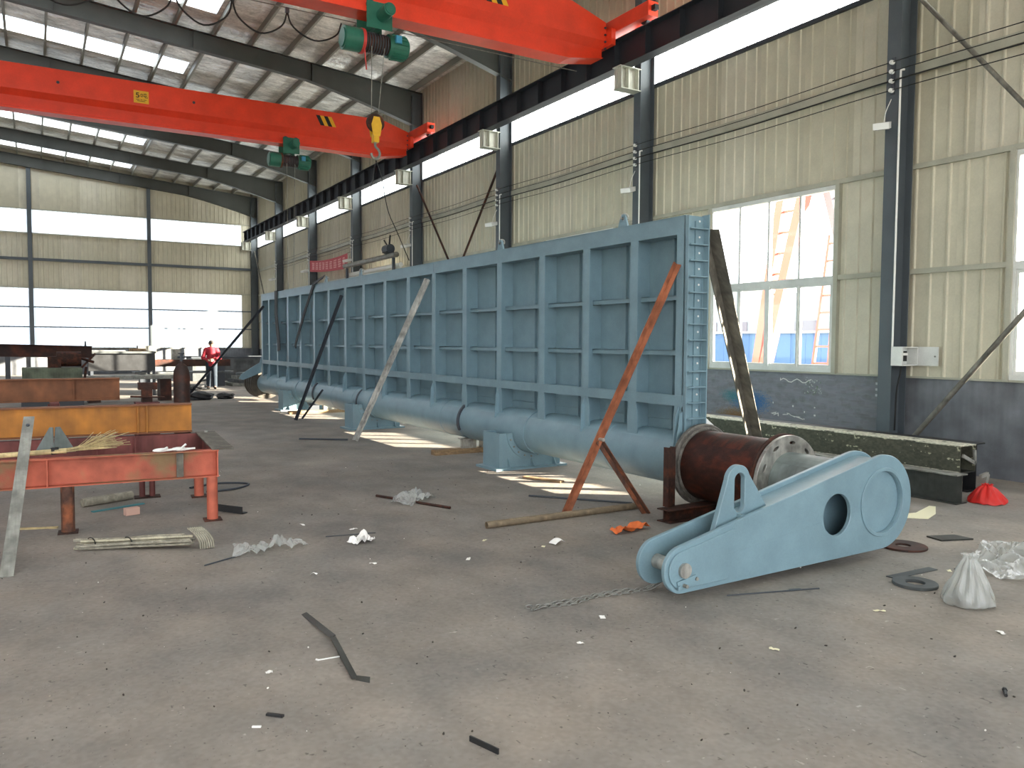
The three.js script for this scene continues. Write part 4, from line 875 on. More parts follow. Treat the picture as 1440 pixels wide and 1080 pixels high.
ipiece('brown_beam', 'brown-orange steel I-beam on trestles behind the ochre beam', 'beam', [0.98, 0.9, -12.1], -2 * D, 4, 0.3, 0.18, M.brownOrange, [-0.55, -1.9]);
{
  const o = thing('trestle', 'dark steel trestle carrying the brown-orange beam', 'trestle', [0.2, 0, -12.1]);
  mesh('cross_bar', [lim(-0.05, 0.05, 0.84, 0.9, -0.4, 0.4)], M.redDeep, o);
  for (const [x, z] of [[-0.2, -0.35], [0.2, -0.35], [-0.2, 0.35], [0.2, 0.35]]) mesh('leg', [cyl(V(x, 0, z), V(x * 0.2, 0.84, z), 0.03, 10)], M.redDeep, o);
  copy(o, [-2.2, 0, -12.0], 0, 'dark steel trestle carrying the far left of the brown-orange beam');
}
// flat bar leaning on the frame
{
  const a = V(-0.215, 0.0, -6.74), b = V(-0.062, 1.0, -8.60), o = thing('flat_bar', 'grey steel flat bar with a bolt hole, leaning against the red frame', 'steel bar');
  mesh('bar_body', [bar(a, b, 0.088, 0.01, V(1, 0, 0.06))], M.steelDull, o);
  const p = a.clone().lerp(b, 0.93); mesh('bolt', [cyl(p.clone().add(V(0, -0.01, 0.0)), p.clone().add(V(0, 0.012, 0.012)), 0.016, 8)], M.darkPaint, o);
}
// broom of twigs
{
  const o = thing('twig_broom', 'straw twig broom lying along the top of the red frame', 'broom', [0, 0, 0]);
  mesh('broom_handle', [cyl(V(-0.75, 0.70, -8.15), V(0.22, 0.722, -8.15), 0.021, 10, 0.024)], M.woodPale, o);
  const tw = []; for (let k = 0; k < 60; k++) { const s = rnd(-1, 1), e = V(0.55 + rnd(-0.12, 0.2), 0.76 + rnd(-0.04, 0.12), -8.21 + s * 0.16), m1 = V(0.3, 0.727 + rnd(-0.012, 0.016), -8.17 + s * 0.03); tw.push(tube([V(0.08, 0.722 + rnd(-0.014, 0.014), -8.16 + rnd(-0.012, 0.012)), m1, e], 0.0028, 4, 4)); }
  const t = mesh('twigs', tw, M.woodPale, o); t.userData.kind = 'stuff';
  mesh('binding', [cyl(V(0.1, 0.722, -8.158), V(0.16, 0.724, -8.162), 0.032, 12)], M.cable, o);
}
{ // folded angle offcut standing on the frame
  const o = tag(mesh('angle_offcut', [xf(ext(shapeOf([[0, 0], [0.2, 0], [0.06, 0.24], [0.02, 0.24]]), 0.012), mat4(0.12, 0.69, -8.22, 0, 0.5, 0)), xf(ext(shapeOf([[0, 0], [-0.18, 0], [-0.03, 0.24], [0, 0.24]]), 0.012), mat4(0.125, 0.69, -8.22, 0, -0.6, 0))], M.steelPaint), 'grey folded angle offcut standing over the broom on the red frame', 'offcut');
}
{ // gloves and rods
  const o = thing('work_gloves', 'crumpled white work gloves lying on the front rail of the red frame', 'gloves', [1.08, 0.676, -7.98]);
  for (const [x, r, t] of [[-0.1, 0.2, 0], [0.06, -0.3, 1]]) { const gs = [xf(flat(new THREE.SphereGeometry(0.05, 12, 8)), mat4(x, 0.02, 0, 0, r, 0, V(1.5, 0.4, 0.8)))]; for (let k = 0; k < 4; k++) gs.push(cyl(V(x + 0.05, 0.018, -0.03 + k * 0.02), V(x + 0.12 + (k % 2) * 0.015, 0.014 + k * 0.004, -0.05 + k * 0.03), 0.009, 7)); gs.push(cyl(V(x, 0.02, 0.03), V(x + 0.05, 0.05 + t * 0.02, 0.06), 0.01, 7)); mesh('glove', gs, M.white, o); }
}
// gas cylinder
{
  const o = thing('gas_cylinder', 'rusty brown gas cylinder with a valve, standing behind the ochre beam', 'gas cylinder', [1.76, 0, -12.0]);
  mesh('cylinder_body', [lathe([[0, 0], [0.1, 0], [0.108, 0.02], [0.11, 0.05], [0.11, 1.2], [0.1, 1.29], [0.07, 1.36], [0.035, 1.39], [0.035, 1.42], [0, 1.42]], 28)], M.cylPaint = std(0x8d7263, 0.6, { map: rep(T.rust, 0.8) }), o);
  const v = mesh('valve', [cyl(V(0, 1.42, 0), V(0, 1.52, 0), 0.02, 10), cyl(V(-0.05, 1.48, 0), V(0.05, 1.48, 0), 0.014, 8)], M.darkPaint, o);
  mesh('hand_wheel', [xf(flat(new THREE.TorusGeometry(0.035, 0.009, 6, 16)), mat4(0, 1.53, 0, Math.PI / 2, 0, 0))], M.darkPaint, v);
}
{
  const o = thing('bench_vice', 'dark bench vice on a squat stand left of the gas cylinder', 'vice', [1.22, 0, -11.2]);
  mesh('stand', [lim(-0.14, 0.14, 0, 0.92, -0.12, 0.12)], M.redDeep, o); mesh('vice_jaw', [lim(-0.06, 0.06, 0.92, 1.12, -0.07, 0.07), lim(-0.1, 0.12, 1.08, 1.17, -0.06, 0.06)], M.rustDark, o);
  mesh('screw_bar', [cyl(V(-0.2, 1.0, 0.09), V(0.2, 0.98, 0.1), 0.012, 8)], M.rustDark, o);
}
// ---- pile by the right wall ----
const HB = (name, label, x, y, z1, L, h, b, m, extra) => {   // H-beam along -z from z1
  const o = thing(name, label, 'beam', [x, y, z1]);
  mesh('web', [lim(-0.005, 0.005, 0.013, h - 0.013, -L, 0)], m, o); mesh('top_flange', [lim(-b / 2, b / 2, h - 0.013, h, -L, 0)], extra || m, o); mesh('bottom_flange', [lim(-b / 2, b / 2, 0, 0.013, -L, 0)], m, o);
  return o;
};
const fb = HB('pile_beam', 'dark steel H-beam with a pale worn top edge, foremost in the pile by the wall', 8.52, 0, -4.80, 5.4, 0.32, 0.2, M.darkSteel, M.steelDull);
for (const s of [-0.7, -1.4, -2.6, -3.8]) mesh('web_gusset', [xf(ext(shapeOf([[0, 0.013], [0.02, 0.013], [0.09, 0.16], [0.0, 0.3]]), 0.01), mat4(-0.006, 0, s, 0, Math.PI, 0))], M.darkSteel, fb);
{
  const o = thing('skid_timber', 'dark timber skid under the peeling beam of the pile', 'timber', [9.1, 0, -5.6]); mesh('timber_body', [lim(-0.36, 0.14, 0, 0.28, -0.06, 0.06)], M.blackSteel, o);
  copy(o, [9.1, 0, -8.6], 0, 'dark timber skid under the far part of the peeling beam');
}
{
  const o = thing('peeling_beam', 'green-grey box beam with flaking cream paint on top of the pile', 'beam', [8.98, 0.281, -4.98]);
  mesh('beam_side', [lim(-0.2, -0.19, 0, 0.3, -5.6, 0)], M.peelSide, o); mesh('beam_side', [lim(0.1, 0.11, 0, 0.3, -5.6, 0)], M.peelSide, o);
  mesh('beam_top', [lim(-0.2, 0.11, 0.3, 0.312, -5.6, 0)], M.peel, o); mesh('beam_bottom', [lim(-0.2, 0.11, -0.0, 0.01, -5.6, 0)], M.darkSteel, o);
  mesh('end_angle', [bar(V(-0.17, 0.2, 0.012), V(0.08, 0.1, 0.012), 0.02, 0.04, V(0, 0, 1)), bar(V(0.08, 0.1, 0.012), V(0.06, 0.25, 0.012), 0.02, 0.04, V(0, 0, 1))], M.steelDull, o);
  mesh('side_fin', [lim(-0.206, -0.2, -0.0, 0.02, -5.6, 0)], M.peel, o);
}
HB('tall_beam', 'tall black steel H-beam at the wall side of the pile', 9.42, 0, -5.15, 5.0, 0.56, 0.34, M.blackSteel);
tag(mesh('bracket_offcut', [bar(V(9.02, 0.0, -4.86), V(9.2, 0.26, -4.9), 0.03, 0.05, V(0, 0, 1)), bar(V(9.2, 0.26, -4.9), V(9.05, 0.24, -4.9), 0.03, 0.04, V(0, 0, 1))], M.steelDull), 'grey bent steel offcut propped at the end of the pile', 'offcut');
// white sheet behind the near gate foot
tag(mesh('sheet_offcut', [xf(ext(shapeOf([[0, 0], [0.3, 0], [0.32, 0.68], [0.12, 0.9], [0.02, 0.86]]), 0.008), mat4(6.5, 0.0, -6.62, -0.2, -0.35, 0))], M.white), 'sunlit white sheet-metal offcut propped behind the near gate foot', 'offcut');
// =====================================================================
// THE MAN, THE FAR CLUTTER, AND WHAT SHOWS THROUGH THE WINDOW
// =====================================================================
// smooth union of tapered capsules meshed on a grid; bones: [a, b, ra, rb]
function blob(bones, lo, hi, cell, k = 0.03, extra) {
  const span = Math.max(hi.x - lo.x, hi.y - lo.y, hi.z - lo.z) + 4 * cell, n = Math.ceil(span / cell), mc = new MarchingCubes(n, new THREE.MeshBasicMaterial(), false, false, 60000);
  mc.isolation = 0;
  const c = lo.clone().add(hi).multiplyScalar(0.5), half = n / 2, s = (n / 2) * cell, p = V(), pa = V(), ba = V();
  for (let z = 0; z < n; z++) for (let y = 0; y < n; y++) for (let x = 0; x < n; x++) {
    p.set(c.x + (x - half) / half * s, c.y + (y - half) / half * s, c.z + (z - half) / half * s);
    let d = 9;
    if (p.x > lo.x - cell * 2 && p.x < hi.x + cell * 2 && p.z > lo.z - cell * 2 && p.z < hi.z + cell * 2) {
      for (const [a, b, ra, rb, sc] of bones) {
        pa.copy(p).sub(a); ba.copy(b).sub(a);
        const h = Math.min(1, Math.max(0, pa.dot(ba) / Math.max(1e-9, ba.lengthSq())));
        pa.addScaledVector(ba, -h); if (sc) pa.z /= sc;
        const e = pa.length() - (ra + (rb - ra) * h), q = Math.max(0, k - Math.abs(d - e)) / k;
        d = Math.min(d, e) - q * q * k * 0.25;
      }
      if (extra) d = extra(p, d);
    }
    mc.field[x + y * n + z * n * n] = -d;
  }
  mc.update();
  const g = new THREE.BufferGeometry(), m = mc.count * 3, pos = mc.positionArray.slice(0, m), nor = mc.normalArray.slice(0, m);
  for (let i = 0; i < m; i += 3) { pos[i] = c.x + pos[i] * s; pos[i + 1] = c.y + pos[i + 1] * s; pos[i + 2] = c.z + pos[i + 2] * s; const l = Math.hypot(nor[i], nor[i + 1], nor[i + 2]) || 1; nor[i] /= l; nor[i + 1] /= l; nor[i + 2] /= l; }
  g.setAttribute('position', new THREE.BufferAttribute(pos, 3)); g.setAttribute('normal', new THREE.BufferAttribute(nor, 3));
  return boxUV(g);
}
{ // standing, facing +z, head bowed, hands together before the belly; origin between the feet
  const o = thing('person', 'person in a red jacket, navy trousers and dark cap, standing with hands together', 'person', [5.30, 0, -29.4], -0.18);
  const skin = std(0xb98a70, 0.6), jacket = std(0x9c2534, 0.8), jean = std(0x222d38, 0.85), dark = std(0x25241f, 0.7);
  const L = { hip: V(0.09, 0.88, 0), knee: V(0.105, 0.47, 0.02), ank: V(0.11, 0.09, -0.01), sh: V(0.185, 1.37, 0), el: V(0.27, 1.10, 0.02), wr: V(0.1, 1.02, 0.2) };
  const mir = (v) => V(-v.x, v.y, v.z);
  const bones = [[V(0, 0.92, 0), V(0, 1.12, 0), 0.125, 0.12, 0.75], [V(0, 1.12, 0), V(0, 1.34, 0), 0.12, 0.135, 0.75], [V(0, 1.36, 0), V(0, 1.5, 0.02), 0.06, 0.055], [V(-0.15, 1.37, 0), V(0.15, 1.37, 0), 0.07, 0.07]];
  const hand = [];
  for (const f of [(v) => v.clone(), mir]) {
    const q = Object.fromEntries(Object.entries(L).map(([n, v]) => [n, f(v)]));
    bones.push([q.hip, q.knee, 0.085, 0.058], [q.knee, q.ank, 0.056, 0.04], [q.ank, q.ank.clone().add(V(0, -0.045, 0.13)), 0.042, 0.034]);
    bones.push([q.sh, q.el, 0.055, 0.043], [q.el, q.wr, 0.042, 0.03]);
    // palm, four fingers curling inwards, thumb from the side of the palm
    const d = V(-Math.sign(q.wr.x) * 0.075, -0.005, 0.045), palm = q.wr.clone().add(d);
    bones.push([q.wr, palm, 0.03, 0.03]);
    for (let k = 0; k < 4; k++) { const r = palm.clone().add(V(0, 0.024 - k * 0.017, 0.012)), m = r.clone().add(V(-Math.sign(q.wr.x) * (0.034 - k * 0.003), -0.004, 0.024)); bones.push([r, m, 0.0095, 0.009], [m, m.clone().add(V(-Math.sign(q.wr.x) * 0.026, -0.016, -0.004)), 0.009, 0.0075]); }
    const tb = q.wr.clone().addScaledVector(d, 0.5).add(V(0, 0.022, 0.014)); bones.push([tb, tb.clone().add(V(-Math.sign(q.wr.x) * 0.03, 0.026, 0.026)), 0.011, 0.0095], [tb.clone().add(V(-Math.sign(q.wr.x) * 0.03, 0.026, 0.026)), tb.clone().add(V(-Math.sign(q.wr.x) * 0.055, 0.024, 0.034)), 0.0095, 0.008]);
  }
  // head: skull, jaw, nose, ears, bowed forward
  const head = [[V(0, 1.60, 0.015), V(0, 1.61, 0.05), 0.088, 0.082], [V(0, 1.545, 0.06), V(0, 1.53, 0.085), 0.055, 0.042], [V(0, 1.585, 0.128), V(0, 1.562, 0.146), 0.011, 0.015], [V(0.083, 1.59, 0.03), V(0.085, 1.565, 0.03), 0.016, 0.012], [V(-0.083, 1.59, 0.03), V(-0.085, 1.565, 0.03), 0.016, 0.012]];
  mesh('body', blob([...bones, ...head], V(-0.34, 0, -0.16), V(0.34, 1.72, 0.36), 0.0125, 0.022), skin, o);
  for (const s of [-1, 1]) mesh('eye', [xf(flat(new THREE.SphereGeometry(0.011, 8, 6)), mat4(s * 0.031, 1.597, 0.121))], dark, o);
  mesh('mouth', [bx(0.04, 0.006, 0.008, 0, 1.537, 0.128)], jacket, o);
  const jb = [[V(0, 0.86, 0), V(0, 1.12, 0), 0.165, 0.15, 0.78], [V(0, 1.12, 0), V(0, 1.36, 0), 0.15, 0.155, 0.78], [V(-0.15, 1.38, 0), V(0.15, 1.38, 0), 0.085, 0.085], [V(0, 1.42, 0.01), V(0, 1.46, 0.015), 0.082, 0.08]];
  for (const f of [(v) => v.clone(), mir]) { const sh = f(L.sh), el = f(L.el), wr = f(L.wr); jb.push([sh, el, 0.078, 0.064], [el, el.clone().lerp(wr, 0.86), 0.062, 0.048]); }
  mesh('jacket', blob(jb, V(-0.36, 0.8, -0.16), V(0.36, 1.55, 0.3), 0.0125, 0.03, (p, d) => Math.max(d, 0.80 - p.y, p.y - 1.485)), jacket, o);
  const tb = []; for (const f of [(v) => v.clone(), mir]) { const h = f(L.hip), k = f(L.knee), a = f(L.ank); tb.push([h, k, 0.105, 0.08], [k, a, 0.08, 0.07]); }
  tb.push([V(0, 0.88, 0), V(0, 0.92, 0), 0.13, 0.13, 0.8]);
  mesh('trousers', blob(tb, V(-0.24, 0.04, -0.14), V(0.24, 1.0, 0.14), 0.0125, 0.02, (p, d) => Math.max(d, 0.05 - p.y, p.y - 0.97)), jean, o);
  for (const s of [-1, 1]) mesh('shoe', blob([[V(s * 0.11, 0.045, -0.05), V(s * 0.115, 0.04, 0.15), 0.05, 0.042]], V(s * 0.11 - 0.08, 0, -0.12), V(s * 0.11 + 0.08, 0.1, 0.22), 0.01, 0.02, (p, d) => Math.max(d, -p.y + 0.001)), dark, o);
  mesh('cap', [xf(flat(new THREE.SphereGeometry(0.1, 20, 12, 0, 6.2832, 0, 1.6)), mat4(0, 1.615, 0.028, 0.12, 0, 0, V(0.95, 1.0, 1.12))), xf(ext(new THREE.Shape().absarc(0, 0, 0.09, 0, Math.PI), 0.008), mat4(0, 1.607, 0.09, Math.PI / 2 + 0.25, 0, 0))], std(0x3b3835, 0.85), o);
  tag(mesh('hand_tool', [bar(V(5.17, 1.005, -29.16), V(5.37, 1.0, -29.13), 0.025, 0.02, V(0, 1, 0))], M.steel), 'short bright steel piece held by the person in the red jacket', 'tool');
}
// ---- far clutter ----
const far = (n, label, cat, pos, turn, parts) => { const o = thing(n, label, cat, pos, turn); for (const [pn, gs, m] of parts) mesh(pn, gs, m, o); return o; };
M.rustPlate = std(0xa08a80, 0.7, { map: rep(T.rust, 2.2) }); M.greenGrey = std(0x6f7a68, 0.7, { map: rep(T.worn, 1.2) }); M.greyBlue = std(0x5c6266, 0.6, { map: rep(T.worn, 1.2) });
far('rusty_girder', 'long brown plate girder lying slantwise on trestles at the back left', 'girder', [-5.2, 0, -25.2], 0.02, [
  ['girder_web', [bar(V(0, 1.52, 0), V(6.6, 1.36, -0.4), 0.3, 0.02, V(0, 1, 0))], M.rustPlate], ['top_flange', [bar(V(0, 1.68, 0), V(6.6, 1.52, -0.4), 0.34, 0.02, V(0, 0, 1))], M.rustPlate], ['bottom_flange', [bar(V(0, 1.36, 0), V(6.6, 1.2, -0.4), 0.34, 0.02, V(0, 0, 1))], M.rustPlate],
  ['trestle_leg', [lim(4.5, 4.62, 0, 1.24, -0.5, -0.1)], M.darkPaint], ['trestle_leg', [lim(1.2, 1.32, 0, 1.32, -0.3, 0.1)], M.darkPaint]]);
far('green_machine', 'squat green-grey machine box with a tangle of dark parts on top', 'machine', [0.42, 0, -24.0], 0, [
  ['cabinet', [lim(-0.72, 0.62, 0.12, 0.98, -0.5, 0.5)], M.greenGrey], ['skid', [lim(-0.75, 0.65, 0, 0.12, -0.45, 0.45)], M.darkPaint],
  ['motor', [cyl(V(0.05, 1.2, 0), V(0.62, 1.2, 0), 0.2, 18), bx(0.3, 0.3, 0.4, 0.0, 1.12, 0)], M.rustDark], ['frame_bar', [bar(V(0.6, 0.95, 0.2), V(0.95, 1.35, 0.2), 0.05, 0.05), bar(V(0.4, 1.3, 0), V(0.9, 1.12, 0.3), 0.05, 0.05), bar(V(0.6, 0.1, 0.3), V(0.72, 1.0, 0.3), 0.06, 0.06)], M.rustDark]]);
far('work_table', 'dark grey steel work table with pale offcuts, left of the gable post', 'table', [2.45, 0, -27.5], 0, [
  ['table_top', [lim(-1.15, 0.75, 1.3, 1.36, -0.8, 0.8)], M.greyBlue], ['apron', [lim(-1.1, 0.72, 0.78, 1.3, 0.66, 0.7)], M.blackSteel], ...[[-1.05, -0.7], [-1.05, 0.6], [0.65, -0.7], [0.65, 0.6]].map(([x, z]) => ['leg', [lim(x, x + 0.08, 0, 1.3, z, z + 0.08)], M.darkPaint])]);
[['scrap_strip', 'pale steel strip lying along the far work table', [1.9, 1.361, -27.2], 0.1, [1.0, 0.03, 0.2], M.steel], ['scrap_block', 'tan wooden block on the far work table', [2.75, 1.361, -27.4], 0.3, [0.5, 0.08, 0.16], M.wood], ['scrap_cone', 'small dark upright fitting at the left of the far work table', [1.32, 1.361, -27.6], 0, [0.14, 0.3, 0.14], M.darkPaint]].forEach(([n, l, p, t, [a, b, c], m]) => far(n, l, 'offcut', p, t, [['offcut_body', n === 'scrap_cone' ? [lathe([[0, 0], [0.12, 0], [0.1, 0.04], [0.035, 0.1], [0.02, 0.3], [0, 0.3]], 12)] : [xf(ext(shapeOf([[0, 0], [a, 0], [a - 0.04, b], [0.03, b]]), c), mat4(-a / 2, 0, -c / 2))], m]]));
far('lathe_bed', 'pale metal machine bed right of the gable post, behind the gas cylinder', 'machine', [4.1, 0, -31.5], 0, [
  ['bed', [lim(-1.0, 2.2, 0.75, 1.0, -0.3, 0.3)], M.rustPlate], ['headstock', [lim(-0.95, -0.35, 1.0, 1.5, -0.3, 0.3), lim(0.2, 0.5, 1.0, 1.38, -0.2, 0.2)], M.steelDull], ['tray', [lim(-1.1, 2.3, 0.5, 0.56, -0.5, 0.5)], M.greyBlue], ['pedestal', [lim(-0.9, -0.4, 0, 0.75, -0.28, 0.28)], M.darkPaint], ['pedestal', [lim(1.5, 2.0, 0, 0.75, -0.28, 0.28)], M.darkPaint]]);
far('pale_slab', 'long sunlit pale slab on blocks in front of the far work table', 'slab', [2.3, 0, -24.6], 0.03, [['slab_body', [lim(-1.3, 1.2, 0.62, 0.72, -0.35, 0.35)], M.steelDull], ['block', [lim(-1.1, -0.8, 0, 0.62, -0.25, 0.25)], M.rustPlate], ['block', [lim(0.7, 1.0, 0, 0.62, -0.25, 0.25)], M.rustPlate]]);
far('plate_stack', 'low stack of grey steel plates right of the man', 'plates', [7.4, 0, -31.5], 0.1, [0, 1, 2, 3].map((k) => ['steel_plate', [xf(flat(new THREE.BoxGeometry(2.3 - k * 0.2, 0.12, 1.4)), mat4(k * 0.08, 0.06 + k * 0.121, 0, 0, k * 0.06 - 0.05, 0))], k % 2 ? M.greyBlue : M.steelDull]));
far('scrap_bin', 'grey-purple steel scrap bin behind the man', 'bin', [7.4, 0, -36], 0, [['bin_wall', [lim(-1.8, 1.8, 0, 0.95, 0.75, 0.8), lim(-1.8, 1.8, 0, 0.95, -0.8, -0.75), lim(-1.8, -1.75, 0, 0.95, -0.75, 0.75), lim(1.75, 1.8, 0, 0.95, -0.75, 0.75)], M.greyBlue], ['bin_rim', [lim(-1.85, 1.85, 0.95, 1.02, 0.72, 0.84), lim(-1.85, 1.85, 0.95, 1.02, -0.84, -0.72)], M.darkPaint]]);
[[4.05, -24.2, 0.22, 'dark crumpled scrap lump on the sunlit floor before the man'], [4.75, -24.35, 0.16, 'small dark scrap lump right of the crumpled one'], [4.72, -28.9, 0.2, 'dark toolbox-like lump at the feet of the man']].forEach(([x, z, r, l]) => { const g = flat(toCreasedNormals(new THREE.IcosahedronGeometry(r, 2), 0.4)), p = g.attributes.position, nz = new ImprovedNoise(); for (let i = 0; i < p.count; i++) { const v = V().fromBufferAttribute(p, i), k = 1 + nz.noise(v.x * 9 + x, v.y * 9, v.z * 9) * 0.5; p.setXYZ(i, v.x * k * 1.6, Math.max(0.0, v.y * k * 0.7 + r * 0.45), v.z * k); } g.computeVertexNormals(); const o = mesh('scrap_lump', [g], M.blackSteel); o.position.set(x, 0, z); tag(o, l, 'scrap'); });

// ---- outside the right-hand windows ----
{
  M.gantryRed = std(0xb8685e, 0.6); M.gantryGrey = std(0x77747c, 0.6); M.blueSheet = std(0x44699a, 0.6); M.cityGrey = std(0x8f969b, 0.8);
  const tower = (name, label, legs, rungs, m) => { const o = thing(name, label, 'gantry'); for (const [a, b, w] of legs) mesh('leg', [bar(a, b, w, w, V(0, 0, 1))], m, o); for (const [a, b] of rungs) mesh('rung', [bar(a, b, 0.06, 0.06, V(0, 1, 0))], m, o); return o; };
  const lad = (a0, a1, b0, b1, n) => Array.from({ length: n }, (_, k) => { const t = (k + 0.5) / n; return [a0.clone().lerp(a1, t), b0.clone().lerp(b1, t)]; });
  const A0 = V(20, -0.31, -18.2), A1 = V(20, 10.5, -16.4), B0 = V(20, -0.31, -18.0), B1 = V(20, 10.5, -15.2);
  tower('gantry_tower', 'red lattice gantry leg with ladder rungs outside the window', [[A0, A1, 0.28], [B0, B1, 0.3]], lad(A0.clone().lerp(A1, 0.3), A1, B0.clone().lerp(B1, 0.3), B1, 12), M.gantryRed);
  const C0 = V(20.5, -0.31, -13.9), C1 = V(20.5, 10.5, -17.1), E0 = V(20.5, -0.31, -14.6), E1 = V(20.5, 10.5, -14.9);
  tower('gantry_tower', 'grey slanted gantry leg with ladder rungs outside the window', [[C0, C1, 0.24], [E0, E1, 0.2]], lad(C0.clone().lerp(C1, 0.25), C0.clone().lerp(C1, 0.8), E0.clone().lerp(E1, 0.25), E0.clone().lerp(E1, 0.8), 9), M.gantryGrey);
  const F0 = V(22, -0.31, -17.6), F1 = V(22, 5.2, -16.9), G0 = V(22, -0.31, -16.9), G1 = V(22, 5.2, -16.6);
  tower('gantry_tower', 'thin pinkish ladder frame outside the lower window panes', [[F0, F1, 0.09], [G0, G1, 0.09]], lad(F0, F1, G0, G1, 10), M.gantryRed);
  const hs = thing('site_hut', 'blue sheet-metal site hut outside the window', 'building', [27, -0.31, -24]);
  for (let k = 0; k < 16; k++) mesh('wall_sheet', [lim(-0.04, 0, 0, 2.45, -6 + k * 0.75, -6 + k * 0.75 + 0.74)], M.blueSheet, hs);
  mesh('hut_body', [lim(0, 3, 0, 2.45, -6, 6)], M.blueSheet, hs); mesh('roof', [lim(-0.15, 3.2, 2.45, 2.53, -6.1, 6.1)], M.white, hs);
  const b = thing('distant_shed', 'pale grey shed with a low gable far outside the window', 'building', [46, -0.31, -40]);
  mesh('shed_wall', [xf(ext(shapeOf([[-14, 0], [14, 0], [14, 4.2], [0, 6.0], [-14, 4.2]]), 6), mat4(0, 0, 0, 0, -Math.PI / 2, 0))], M.cityGrey, b);
  for (let k = 0; k < 9; k++) mesh('shed_window', [lim(-6.06, -6.0, 2.2, 3.4, -12 + k * 2.7, -10.4 + k * 2.7)], M.gantryGrey, b);
}
// =====================================================================
// LOOSE THINGS ON THE FLOOR
// =====================================================================
const P3 = (x, z, y = 0) => V(x, y, z);
const one = (n, label, cat, gs, m, group) => tag(mesh(n, gs, m), label, cat, group);
M.film = new THREE.MeshPhysicalMaterial({ color: 0xe4e6e4, roughness: 0.25, transmission: 0.72, thickness: 0, ior: 1.4, side: THREE.DoubleSide });
M.redFilm = new THREE.MeshPhysicalMaterial({ color: 0xe23a35, roughness: 0.4, transmission: 0.25, thickness: 0, ior: 1.4, side: THREE.DoubleSide });
M.orangeRag = std(0xd8703a, 0.85); M.paper = std(0xf2f0ec, 0.8, { side: THREE.DoubleSide }); M.card = std(0xe6e0c0, 0.85);
const IN = new ImprovedNoise();
// crumpled sheet: a plane of size w x d bunched by noise, resting on the floor
function crumple(w, d, h, s, seedv, nx = 26, nz = 18) {
  const g = new THREE.PlaneGeometry(w, d, nx, nz).rotateX(-Math.PI / 2), p = g.attributes.position;
  for (let i = 0; i < p.count; i++) {
    const x = p.getX(i), z = p.getZ(i), r1 = Math.abs(IN.noise(x * s + seedv, z * s, seedv)), r2 = Math.abs(IN.noise(x * s * 2.7, z * s * 2.7 + seedv, seedv * 2)), edge = Math.max(0, 1 - Math.pow(Math.abs(x) / (w / 2), 3)) * 0.6 + 0.4;
    p.setXYZ(i, x + IN.noise(x * s, z * s, 5 + seedv) * w * 0.12, 0.004 + h * edge * (r1 * 1.5 + r2 * 0.6), z + IN.noise(z * s, x * s, 9 + seedv) * d * 0.2);
  }
  const f = g.toNonIndexed(); f.computeVertexNormals();
  return boxUV(flat(f));
}
// ---- big transparent refuse bag with a gathered neck ----
function bagGeo(r, h, seedv, squash = 1) {
  const prof = [[0.02, 0.001], [0.8, 0.003], [1.0, 0.04], [0.99, 0.12], [0.84, 0.32], [0.64, 0.55], [0.42, 0.78], [0.26, 0.9], [0.24, 0.95], [0.32, 1.0]];
  const seg = 56, rows = 30, pos = [], curve = new THREE.CatmullRomCurve3(prof.map(([a, b]) => V(a * r, b * h, 0)));
  const P = (i, j) => { const q = curve.getPoint(j / rows), a = i / seg * 6.2832, pleat = 1 + 0.10 * Math.sin(a * 11 + seedv) * sstep(0.1, 0.8, q.y / h) + 0.16 * IN.noise(Math.cos(a) * 2 + seedv, q.y * 7, Math.sin(a) * 2); return [Math.cos(a) * q.x * pleat, q.y + (j > 2 ? IN.noise(Math.cos(a) * 3, q.y * 9 + seedv, Math.sin(a) * 3) * 0.02 : 0), Math.sin(a) * q.x * pleat * squash]; };
  for (let j = 0; j < rows; j++) for (let i = 0; i < seg; i++) pos.push(...P(i, j), ...P(i + 1, j + 1), ...P(i + 1, j), ...P(i, j), ...P(i, j + 1), ...P(i + 1, j + 1));
  const g = new THREE.BufferGeometry(); g.setAttribute('position', new THREE.Float32BufferAttribute(pos, 3)); g.computeVertexNormals(); return boxUV(g);
}
